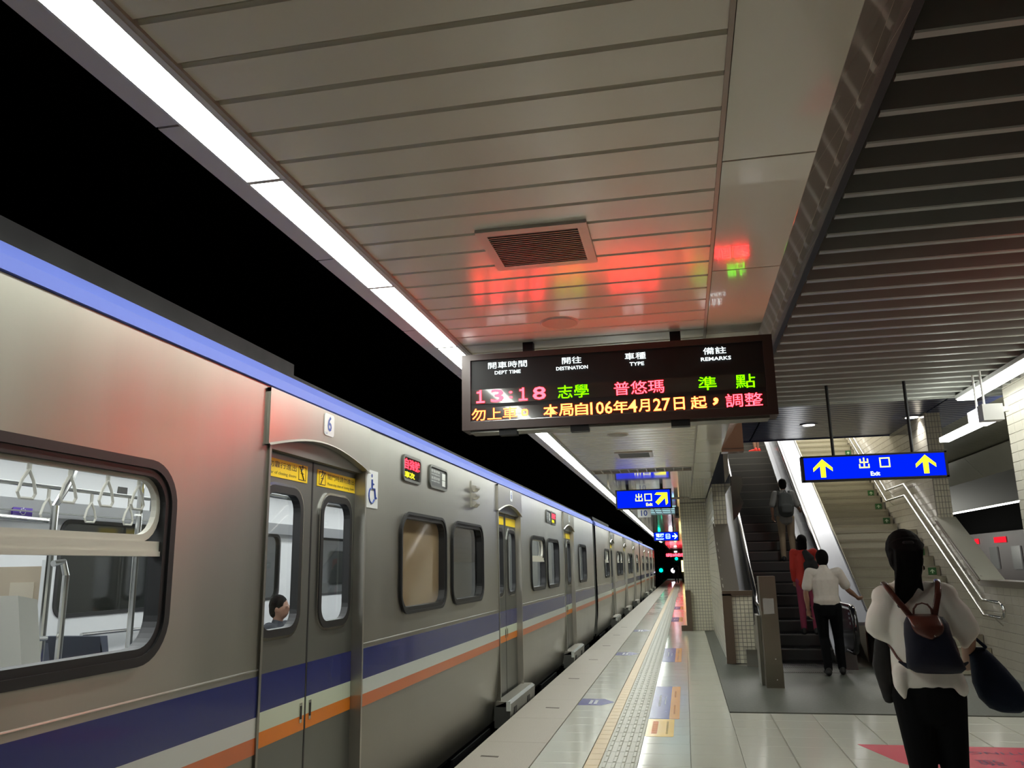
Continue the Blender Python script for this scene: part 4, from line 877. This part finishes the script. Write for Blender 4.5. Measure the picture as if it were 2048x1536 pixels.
# green markers on the risers
M_GR = mat('marker_green', (.03, .13, .035), .4)
def marker(y, z, n):
    t = thing('stair_marker', (4.15, y, z), 'small green up arrow sticker on the riser of the %s marked stair' % n, 'sticker'); y -= .004
    bx(4.07, 4.20, y-.002, y+.002, z, z+.12, M_GR).obj('plate', parent=t); arrow(4.135, z+.06, .07, 0, y-.002, mat('marker_white', (.6, .75, .55), .4)).obj('arrow', parent=t)
nm_ = iter(['lowest', 'second', 'third', 'fourth', 'fifth', 'sixth', 'seventh', 'topmost'])
for k in (6, 9, 11): marker(13.2+.285*(k-1), .165*(k-1)+.02, next(nm_))
for k in (2, 4, 6, 13): marker(18.0+.285*(k-1), 2.145+.165*(k-1)+.02, next(nm_))
# side hand rail (left) and the double rail on the wall
def hrail(lab, rails, posts, m_=M_STEEL2):
    t = thing('stair_handrail', (rails[0][0]), lab, 'handrail')
    for p in rails: MB().tube(p, .021, n=10, m=m_).obj('rail', parent=t, smooth=True)
    for a, b in posts: MB().tube([a, (a[0]*.5+b[0]*.5, a[1], a[2]-.06), b], .01, n=6, m=m_).obj('bracket', parent=t)
xw = 4.18
def rp(y):
    return 1.01+(y-13.3)*.5686 if y < 16.8 else 3.0 if y < 18.25 else 3.0+(y-18.25)*.578
up_ = [(xw, 12.66, 1.0), (xw, 13.3, 1.01), (xw, 16.8, 3.0), (xw, 18.25, 3.0), (xw, 26, rp(26))]
lo_ = [(xw, 12.66, .80), (xw, 13.33, .80), (xw, 16.85, 2.79), (xw, 18.3, 2.79), (xw, 26, rp(26)-.21)]
end = [(xw, 12.66, 1.0), (xw, 12.56, .96), (xw, 12.52, .90), (xw, 12.56, .83), (xw, 12.66, .80)]
hrail('double steel handrail along the tiled wall on the right of the stairs', [up_, lo_, end], [((xw, y, rp(y)), (4.268, y, rp(y)-.1)) for y in (12.9, 14.2, 15.5, 16.9, 18.1, 19.5, 21, 22.5)]+[((xw, y, rp(y)-.21), (4.268, y, rp(y)-.31)) for y in (14.2, 15.5, 16.9, 18.1, 19.5, 21)])
xl = 2.87
sl_ = [(xl, 13.3, .78), (xl, 16.62, 2.145+.72), (xl, 17.9, 2.145+.72)]
# ================================================================ people
def organic(mb, name, m, parent=None, vox=.01, smooth=4, **kw):
    o = mb.obj(name, m, parent, smooth=True, **kw)
    r = o.modifiers.new('remesh', 'REMESH'); r.mode = 'VOXEL'; r.voxel_size = vox; r.use_smooth_shade = True
    s = o.modifiers.new('smooth', 'SMOOTH'); s.factor = .5; s.iterations = smooth
    return o
def V3(*a): return Vector(a)
class Person:
    """joints in body space (x right, y forward, z up, metres at 1.70 m height), turned by yaw and placed at loc"""
    def __init__(s, loc, yaw, h, J, lean=0):
        s.k = h/1.7; s.R = Matrix.Rotation(yaw, 3, 'Z'); s.loc = Vector(loc)
        D = dict(pel=(0, 0, .92), waist=(0, .0, 1.04), chest=(0, .0, 1.25), neck=(0, .0, 1.44), head=(0, .02, 1.58),
                 hipL=(-.09, 0, .90), kneL=(-.10, .02, .49), ankL=(-.10, -.01, .09), toeL=(-.12, .15, .03),
                 hipR=(.09, 0, .90), kneR=(.10, .02, .49), ankR=(.10, -.01, .09), toeR=(.12, .15, .03),
                 shoL=(-.17, 0, 1.39), elbL=(-.22, -.02, 1.12), wriL=(-.23, .05, .88), shoR=(.17, 0, 1.39), elbR=(.22, -.02, 1.12), wriR=(.23, .05, .88))
        D.update(J); s.J = {k: Vector(v) for k, v in D.items()}
        if lean:
            for k, v in s.J.items():
                if v.z > .92: v.y += (v.z-.92)*lean
    def P(s, p): return s.loc+s.R @ (Vector(p)*s.k)
    def tube(s, mb, pts, r, ry=None, n=14, m=None):
        k = s.k; ref = s.R @ Vector((1, 0, 0))
        mb.tube([s.P(p) for p in pts], [a*k for a in r], n, m, [a*k for a in ry] if ry else None, rnd=True, ref=ref)
    def ell(s, mb, c, a, b, d, m=None):
        q = MB(); q.ell((0, 0, 0), a*s.k, b*s.k, d*s.k, m); o = s.P(c)
        mb.add([tuple(o+s.R @ Vector(v)) for v in q.v], q.f, m)
    def hand(s, mb, w, e, grip=0, side=1):
        d = (w-e).normalized(); up = Vector((0, 1, 0)); sd = d.cross(up); sd = sd.normalized() if sd.length > .1 else Vector((1, 0, 0)); n = sd.cross(d)
        a = Vector((0, 1, 0)) if abs(d.y) < .7 else Vector((1, 0, 0)); a = (a-d*a.dot(d)).normalized(); n = d.cross(a)*side
        s.tube(mb, [w, w+d*.04, w+d*.085], [.022, .034, .036], [.017, .015, .013])
        for i, (L, o) in enumerate(((.068, .028), (.078, .010), (.072, -.009), (.056, -.027))):
            b = w+d*.085+a*o; c1 = b+d*L*.5+n*-.01*(1+grip*2); c2 = c1+d*L*.35*(1-grip*.6)+n*-.02*(1+grip*2)
            s.tube(mb, [b, c1, c2], [.0088, .0082, .0072])
        t0 = w+d*.025+a*.028; s.tube(mb, [t0, t0+d*.03+a*.022-n*.01, t0+d*.058+a*.026-n*.02], [.011, .0095, .008])
    def body(s, label, skin=M_SKIN, vox=.0075, hands=True, turn=0, group=None):
        J = s.J; b = MB(); hd = J['head']
        s.tube(b, [J['pel'], J['waist'], J['chest'], J['neck']+V3(0, 0, -.06)], [.14, .12, .145, .08], [.09, .085, .095, .06])
        s.tube(b, [J['neck']+V3(0, 0, -.04), hd+V3(0, -.01, -.04)], [.052, .050])
        s.ell(b, hd, .075, .092, .112); s.ell(b, hd+V3(0, .03, -.055), .052, .055, .052)
        s.ell(b, hd+V3(0, .098, -.012), .012, .016, .02)
        for sx in (-1, 1): s.ell(b, hd+V3(sx*.078, 0, -.01), .009, .018, .028); s.ell(b, hd+V3(sx*.028, .088, .012), .014, .008, .008)
        s.ell(b, hd+V3(0, .088, -.052), .022, .010, .008)
        for q in 'LR':
            s.tube(b, [J['sho'+q], J['elb'+q], J['elb'+q]*.6+J['wri'+q]*.4, J['wri'+q]], [.044, .036, .036, .024])
            s.tube(b, [J['hip'+q], J['kne'+q], J['kne'+q]*.6+J['ank'+q]*.4, J['ank'+q]], [.078, .052, .052, .034])
            s.tube(b, [J['ank'+q]+V3(0, -.02, -.04), J['toe'+q]], [.034, .026])
            if hands: s.hand(b, J['wri'+q], J['elb'+q], .3, -1 if q == 'L' else 1)
        o = organic(b, 'person', skin, vox=vox, smooth=2, label=label, cat='person', group=group)
        s.o = o
        e = MB()
        for sx in (-1, 1): s.ell(e, hd+V3(sx*.028, .094, .012), .006, .004, .004)
        e.obj('eyes', M_BLACK, o); return o
    def top(s, name, m, sleeve=.9, r=1.0, hem=.88, flare=1.0, cuff=1.0, vox=.009):
        J = s.J; b = MB(); hemc = V3(J['pel'].x, J['pel'].y, hem)
        s.tube(b, [hemc, J['waist'], J['chest'], J['chest']*.35+J['neck']*.65+V3(0, 0, -.01), J['neck']+V3(0, 0, .0)], [.168*r*flare, .158*r, .178*r, .14*r, .062], [.118*r*flare, .112*r, .122*r, .092*r, .058])
        for q in 'LR':
            a, c, w = J['sho'+q], J['elb'+q], J['wri'+q]
            s.tube(b, [J['chest']*.3+J['neck']*.7+(a-J['neck'])*.3+V3(0, 0, -.03), a+V3(0, 0, .0)], [.07*r, .066*r])
            if sleeve <= 1: e = a+(c-a)*sleeve; s.tube(b, [a, (a+e)/2, e], [.066*r, .064*r*cuff, .064*r*cuff])
            else: e = c+(w-c)*(sleeve-1); s.tube(b, [a, c, e], [.064*r, .052*r, .046*r*cuff])
        return organic(b, name, m, s.o, vox)
    def trousers(s, m, r=1.0, vox=.009, name='trousers', low=1.0):
        J = s.J; b = MB(); s.tube(b, [J['waist']+V3(0, 0, -.04), J['pel']+V3(0, 0, -.02), (J['hipL']+J['hipR'])/2+V3(0, 0, -.06)], [.145*r, .165*r, .14*r], [.10*r, .12*r, .11*r])
        for q in 'LR':
            e = J['kne'+q]+(J['ank'+q]-J['kne'+q])*low
            s.tube(b, [J['hip'+q], J['kne'+q], J['kne'+q]*.5+e*.5, e], [.098*r, .068*r, .062*r, .055*r])
        return organic(b, name, m, s.o, vox)
    def shoes(s, m):
        for q in 'LR':
            b = MB(); J = s.J; a, t = J['ank'+q], J['toe'+q]
            s.tube(b, [a+V3(0, -.035, -.045), (a+t)/2+V3(0, 0, -.012), t+V3(0, 0, .008)], [.040, .042, .036], [.042, .036, .026])
            s.tube(b, [a+V3(0, -.02, .0), a+V3(0, -.02, -.04)], [.042, .044]); organic(b, 'shoe', m, s.o, .009)
    def hair(s, m=M_HAIR, long=0, grow=1.0):
        b = MB(); hd = s.J['head']
        s.ell(b, hd+V3(0, -.018, .025), .088*grow, .098*grow, .106*grow); s.ell(b, hd+V3(0, -.045, -.02), .080*grow, .062*grow, .085*grow)
        if long: s.tube(b, [hd+V3(0, -.05, -.02), hd+V3(0, -.055, -.07-long)], [.085, .08], [.055, .045])
        o = organic(b, 'hair', m, s.o, .009, 3); return o
CLOTH = lambda n, c, r=.85: mat(n, c, r, noise=.08, nscale=25, bump=.15, bscale=18)
# ---- man in the white short sleeved shirt stepping onto the escalator
p = Person((1.98, 12.9, .0), math.radians(-4), 1.80, dict(
    neck=(.0, .0, 1.42), head=(.0, .035, 1.545), shoL=(-.185, 0, 1.36), shoR=(.185, 0, 1.36),
    elbL=(-.26, -.01, 1.09), wriL=(-.245, .04, .87), elbR=(.30, .10, 1.12), wriR=(.42, .28, 1.02),
    kneL=(-.07, .10, .50), ankL=(-.06, .02, .09), toeL=(-.08, .18, .03), kneR=(.12, .16, .50), ankR=(.13, .18, .09), toeR=(.15, .34, .03)), lean=.10)
p.body('man in a white short sleeved shirt and black trousers gripping the escalator handrail')
p.top('shirt', CLOTH('shirt_white', (.58, .53, .48)), sleeve=.72, r=1.04, hem=.97, cuff=1.05); p.trousers(mat('trousers_black', (.005, .0055, .0065), .9, spec=.1, bump=.15, bscale=18), 1.0); p.shoes(M_BLACK); p.hair()
# ---- woman in red just ahead of him
p = Person((2.0, 15.0, .4), math.radians(-8), 1.66, dict(elbL=(-.20, -.01, 1.12), wriL=(-.19, .06, .90), elbR=(.19, .04, 1.12), wriR=(.14, .16, 1.0), head=(-.01, .03, 1.57)))
p.body('person in a red long sleeved top and pink trousers behind the man in white', vox=.009)
p.top('red_top', CLOTH('cloth_red', (.42, .025, .015)), sleeve=1.9, r=1.0, hem=.84); p.trousers(CLOTH('cloth_pink', (.24, .03, .07)), .9); p.shoes(M_BLACK); p.hair(long=.05)
b = MB(); p.tube(b, [(.10, -.14, 1.20), (.12, -.15, 1.0)], [.12, .13], [.06, .07]); p.tube(b, [(.02, -.11, 1.40), (.10, -.13, 1.26)], [.05, .09], [.03, .05])
organic(b, 'shoulder_bag', CLOTH('bag_black', (.012, .012, .014)), p.o, .011)
# ---- young man with the grey backpack higher on the escalator
zst = .2*8
p = Person((2.02, Y0+.346*(8-.4)+.10, zst), math.radians(2), 1.63, dict(elbL=(-.25, -.02, 1.12), wriL=(-.24, .06, .94), elbR=(.27, .05, 1.12), wriR=(.34, .22, 1.05), hipL=(-.09, 0, .90), kneL=(-.09, .03, .50), kneR=(.10, .05, .52)))
p.body('young man in a light tee with a large grey backpack riding up the escalator', vox=.009)
p.top('tee_shirt', CLOTH('tee_grey', (.20, .20, .19)), sleeve=.85, r=1.05, hem=.85); p.trousers(CLOTH('chinos', (.26, .20, .13)), .95); p.shoes(M_BLACK); p.hair()
b = MB(); p.tube(b, [(0, -.20, .97), (0, -.22, 1.12), (0, -.20, 1.34)], [.145, .165, .13], [.085, .10, .07]); p.tube(b, [(0, -.30, 1.0), (0, -.30, 1.12)], [.11, .11], [.04, .04])
bp = organic(b, 'backpack', CLOTH('pack_grey', (.045, .05, .048)), p.o, .01)
b = MB()
for sx in (-1, 1): p.tube(b, [(sx*.10, -.13, 1.34), (sx*.11, -.04, 1.44), (sx*.12, .08, 1.38), (sx*.13, .12, 1.2)], [.024]*4, [.012]*4)
p.tube(b, [(-.03, -.2, 1.40), (0, -.2, 1.44), (.03, -.2, 1.40)], [.01]*3)
b.obj('backpack_straps', mat('pack_grey'), p.o)
b = MB()
for zz in (1.16, 1.19):
    p.tube(b, [(-.30, -.02, zz), (-.17, -.02, zz+.02)], [.004, .004])
# ---- person at the top of the escalator of whom only red shoes and shins show
zst = .2*22
p = Person((2.02, Y0+.346*(22-.4)+.12, zst), math.radians(60), 1.62, dict())
p.body('person near the top of the escalator of whom only red shoes show', vox=.011, hands=True)
p.top('jacket', CLOTH('jacket_grey', (.10, .10, .11)), sleeve=1.9); p.trousers(CLOTH('shorts_grey', (.10, .10, .12)), 1.0, low=.3); p.shoes(emis('x', (1, 0, 0), 0) if False else mat('shoe_red', (.80, .03, .02), .5)); p.hair()
# ---- person walking far down the platform
p = Person((-.72, 72, 0), 0, 1.7, dict(kneL=(-.10, .12, .52), ankL=(-.10, .1, .12), kneR=(.10, -.02, .48), ankR=(.1, -.18, .12), toeR=(.1, -.06, .04), toeL=(-.1, .26, .05)))
p.body('tiny distant person in a pale shirt with a dark backpack walking along the platform', vox=.02, hands=False)
p.top('shirt', CLOTH('pale_shirt', (.45, .42, .45)), sleeve=.9, vox=.02); p.trousers(CLOTH('grey_trousers', (.12, .11, .11)), vox=.02); p.shoes(M_BLACK); p.hair()
b = MB(); p.tube(b, [(0, -.2, 1.0), (0, -.2, 1.34)], [.14, .12], [.09, .07]); organic(b, 'backpack', mat('bag_black'), p.o, .02)
# ---- seated passenger glimpsed through the door glass
p = Person((-3.9, 7.6, -.28), math.radians(-90), 1.65, dict(kneL=(-.10, .42, .92), ankL=(-.10, .44, .52), toeL=(-.1, .58, .50), kneR=(.10, .42, .92), ankR=(.10, .44, .52), toeR=(.1, .58, .50), elbL=(-.2, .08, 1.12), wriL=(-.1, .28, 1.10), elbR=(.2, .08, 1.12), wriR=(.1, .28, 1.10)))
p.body('seated passenger in dark clothes glimpsed through the first train door', vox=.012)
p.top('jacket', CLOTH('jacket_dark', (.03, .035, .045)), sleeve=1.8, vox=.012); p.trousers(mat('trousers_black'), vox=.012); p.shoes(M_BLACK); p.hair()
m = MB(); m.prism([(7.35, .62), (7.85, .62), (7.85, .68), (7.46, .68), (7.36, 1.2), (7.28, 1.2)], 0, -4.2, -3.6, M_SEAT)
tpart(bx(-4.2, -3.6, 7.3, 7.95, .50, .56, M_SEAT), 'seat')
# ================================================================ woman with the navy backpack (nearest)
wy = 4.9
M_BL = mat('blouse_white', (.80, .78, .72), .75, bump=.35, bscale=7, stretch=(3, 3, .8), noise=.04)
p = Person((1.205, wy, 0), math.radians(-3), 1.73, dict(neck=(-.035, 0, 1.44), head=(-.022, .02, 1.60), shoL=(-.155, 0, 1.385), shoR=(.150, 0, 1.395),
    elbL=(-.17, .05, 1.20), wriL=(-.13, .24, 1.12), elbR=(.235, -.01, 1.19), wriR=(.25, .16, 1.05), kneL=(-.05, .02, .49), ankL=(-.04, -.01, .09), toeL=(-.06, .16, .03),
    hipL=(-.075, 0, .89), hipR=(.095, 0, .89), kneR=(.10, .05, .50), ankR=(.10, .06, .09), toeR=(.12, .22, .03), pel=(.01, 0, .93)))
p.body('woman with a black ponytail and white blouse carrying a small navy backpack')
WO = p.o
p.trousers(mat('trousers_black'), .97); p.shoes(M_BLACK)
b = MB()
p.tube(b, [(0.012, 0, .945), (0.005, 0, 1.05), (0, 0, 1.16), (-.005, 0, 1.28), (-.01, 0, 1.37), (-.035, 0, 1.45)], [.168, .160, .150, .165, .140, .06], [.112, .110, .112, .118, .085, .055], n=20)
for sx in (-1, 1):
    sh = p.J['sho'+'LR'[sx > 0]]
    p.tube(b, [V3(sx*.06-.01, 0, 1.40), sh+V3(sx*.0, 0, -.01)], [.062, .066], [.06, .064])
p.tube(b, [V3(-.14, 0, 1.36), V3(-.175, .0, 1.28), V3(-.19, .01, 1.22)], [.062, .074, .074], [.065, .07, .06])
p.tube(b, [V3(-.175, .0, 1.20), V3(-.15, -.02, 1.155)], [.062, .020], [.05, .02])
p.tube(b, [V3(.14, 0, 1.37), V3(.19, -.01, 1.29), V3(.222, -.01, 1.21)], [.060, .070, .070], [.065, .065, .06])
p.tube(b, [V3(.225, -.01, 1.20), V3(.205, -.02, 1.14)], [.055, .024], [.05, .025])
p.tube(b, [V3(-.12, -.05, 1.0), V3(-.13, -.06, .935), V3(-.115, -.065, .875)], [.045, .032, .012], [.05, .04, .02])
p.tube(b, [V3(.12, -.03, 1.0), V3(.150, -.04, .925)], [.055, .045], [.06, .05])
q = MB()
organic(b, 'blouse', M_BL, WO, .009, 3)
b = MB(); hd = p.J['head']
p.ell(b, hd+V3(0, -.012, .026), .096, .106, .110); p.ell(b, hd+V3(-.005, -.05, -.025), .088, .066, .09)
p.tube(b, [hd+V3(.0, -.095, .05), hd+V3(-.008, -.12, .01), hd+V3(-.012, -.125, -.07), hd+V3(-.025, -.125, -.14), hd+V3(-.05, -.125, -.20), hd+V3(-.075, -.12, -.265)], [.045, .066, .070, .062, .046, .012], [.03, .036, .036, .032, .024, .01])
p.tube(b, [hd+V3(.015, -.12, -.10), hd+V3(.03, -.125, -.15), hd+V3(.045, -.125, -.185)], [.035, .018, .006])
for i in range(16):
    a = -1.2+2.4*i/15
    p.tube(b, [hd+V3(.088*math.sin(a), -.06-.045*math.cos(a), .03+.05*math.cos(a)), hd+V3(.065*math.sin(a), -.135, .02), hd+V3(-.012+.06*math.sin(a), -.15, -.07), hd+V3(-.045+.045*math.sin(a), -.145, -.17), hd+V3(-.065+.03*math.sin(a), -.14, -.215-.02*math.cos(a*5))], [.008, .008, .008, .007, .004], n=6)
organic(b, 'hair', M_HAIR, WO, .0055, 1)
b = MB(); p.tube(b, [hd+V3(-.015, -.115, .055), hd+V3(.02, -.115, .055)], [.014, .014]); b.obj('hair_tie', mat('tie_black', (.006, .006, .006), .7), WO)
b = MB(); p.ell(b, hd+V3(.088, .0, -.075), .006, .006, .016); b.obj('earring', M_STEEL2, WO)
M_NAVY = mat('nylon_navy', (.007, .009, .022), .6, spec=.3, bump=.25, bscale=30, noise=.15, nscale=12)
M_LEA = mat('leather_brown', (.085, .026, .018), .3, coat=.25, noise=.12, nscale=30)
BX = .005
bt_ = thing('backpack', p.P((BX, -.2, 1.01)), 'small navy nylon backpack with a brown leather flap on the back of the nearest woman', 'backpack')
def bring(z, w, d, cx=0, yb=-.12):
    out = []
    for t in range(28):
        a = 2*math.pi*t/28; c_, s_ = math.cos(a), math.sin(a); e = .62
        out.append(tuple(p.P((BX+cx+w*math.copysign(abs(c_)**e, c_), yb-d+d*math.copysign(abs(s_)**e, s_), z))))
    return out
b = MB()
b.rings([bring(1.012, .07, .03, .03), bring(1.018, .105, .045, .028), bring(1.04, .134, .058, .02), bring(1.07, .128, .064, .014), bring(1.13, .116, .062, .006), bring(1.20, .109, .055, 0), bring(1.255, .102, .045, 0), bring(1.285, .085, .03, 0), bring(1.292, .05, .015, 0)], M_NAVY)
b.obj('bag_body', parent=bt_, smooth=True)
for sx in (-1, 1):
    q = MB(); p.tube(q, [(sx*.12+.02, -.16, 1.045), (sx*.158+.02, -.15, 1.065)], [.013, .005]); q.obj('corner_tab', M_NAVY, bt_)
q = MB(); n = 13; vs = []; fs = []
K = 11
for i in range(K):
    t = i/(K-1); z = 1.300-.118*t; w = .074 if t < .45 else .074*math.sqrt(max(0, 1-((t-.45)/.555)**2))
    for j in range(n):
        u = -1+2*j/(n-1); vs.append(tuple(p.P((BX-.01+.012*t+w*u, -.155-.088*min(1, t*2.2)**.6+.018*u*u, z))))
for k in range(K-1):
    for j in range(n-1): fs.append((k*n+j, k*n+j+1, (k+1)*n+j+1, (k+1)*n+j))
q.add(vs, fs, M_LEA); o = q.obj('flap', parent=bt_, smooth=True); sm_ = o.modifiers.new('solid', 'SOLIDIFY'); sm_.thickness = .006
q = MB(); p.ell(q, (BX+.018, -.252, 1.20), .005, .004, .005); q.obj('snap', M_STEEL2, bt_)
q = MB(); p.tube(q, [(-.045, -.15, 1.295), (-.042, -.155, 1.325), (-.025, -.155, 1.347), (0, -.155, 1.354), (.025, -.155, 1.347), (.04, -.155, 1.325), (.043, -.15, 1.295)], [.0055]*7, [.004]*7, n=8); q.obj('loop_handle', M_LEA, bt_, smooth=True)
def strap_(pts, w=.0155):
    q = MB(); p.tube(q, pts, [w]*len(pts), [.0045]*len(pts), n=10); q.obj('strap', M_LEA, bt_, smooth=True)
strap_([(-.058, -.15, 1.285), (-.09, -.15, 1.335), (-.125, -.13, 1.39), (-.148, -.10, 1.435), (-.15, -.03, 1.455), (-.14, .05, 1.42), (-.13, .11, 1.32)])
strap_([(.052, -.15, 1.285), (.065, -.15, 1.335), (.085, -.135, 1.395), (.10, -.10, 1.45), (.11, -.03, 1.465), (.12, .05, 1.43), (.125, .11, 1.32)])
strap_([(-.105, -.13, 1.04), (-.135, -.09, 1.08), (-.155, .0, 1.14), (-.14, .1, 1.2)], .007); strap_([(.145, -.13, 1.06), (.155, -.09, 1.1), (.16, .0, 1.16), (.15, .1, 1.2)], .007)
q = MB(); p.tube(q, [(-.17, .06, 1.17), (-.19, .06, 1.02), (-.175, .05, .86)], [.04, .05, .03], [.05, .05, .03])
organic(q, 'held_jacket', CLOTH('jacket_black', (.010, .010, .010)), None, .01, label='folded black jacket hanging over the left forearm of the woman in the white blouse', cat='jacket')
T2 = thing('tote_bag', p.P((.38, .10, .86)), 'large dark navy bag hanging from the right arm of the woman in the white blouse', 'bag')
q = MB()
def br(z, w, d, cx, cy=.08): return [tuple(p.P((cx+w*math.copysign(abs(math.cos(a))**.7, math.cos(a)), cy+d*math.sin(a), z-.06+(cx-.35)*-.2))) for a in (2*math.pi*t/20 for t in range(20))]
q.rings([br(.87, .05, .03, .40), br(.885, .085, .055, .39), br(.93, .112, .08, .375), br(1.0, .108, .08, .35), br(1.07, .082, .06, .325), br(1.13, .055, .04, .30), br(1.165, .03, .02, .29)], mat('bag_navy', (.006, .012, .028), .8, spec=.2, bump=.5, bscale=22, noise=.2, nscale=10))
q.obj('bag_body', parent=T2, smooth=True)
q = MB(); p.tube(q, [(.27, .08, 1.14), (.245, .08, 1.19), (.235, .10, 1.15), (.25, .08, 1.08)], [.010]*4); p.tube(q, [(.32, .06, 1.12), (.26, .04, 1.18), (.235, .06, 1.14)], [.009]*3); q.obj('handles', mat('bag_navy'), T2)
# ================================================================ the train standing at the far platform
FT = thing('train_car', (11, 29, -.5), 'dark red lit train car seen through the wall opening on the far track', 'train')
m = MB(); m.box(10, 10.8, 22, 37, .2, 2.42, mat('far_train', (.035, .014, .016), .5)); m.obj('body', parent=FT)
for y in (27.8, 29.7, 31.6, 33.5): bx(9.96, 10, y, y+.7, 1.25, 1.95, mat('far_window', (.10, .10, .095), .2, emit=(.8, .8, .75), estr=.03)).obj('window', parent=FT)
for y, w_ in ((31.4, .25), (28.9, .9)): bx(9.94, 10, y, y+w_, 2.08, 2.26, emis('far_led', (1, .02, .04), .45)).obj('led_display', parent=FT)
bx(9.97, 10.9, 22, 37, -1.1, .2, M_TUN).obj('underframe', parent=FT)
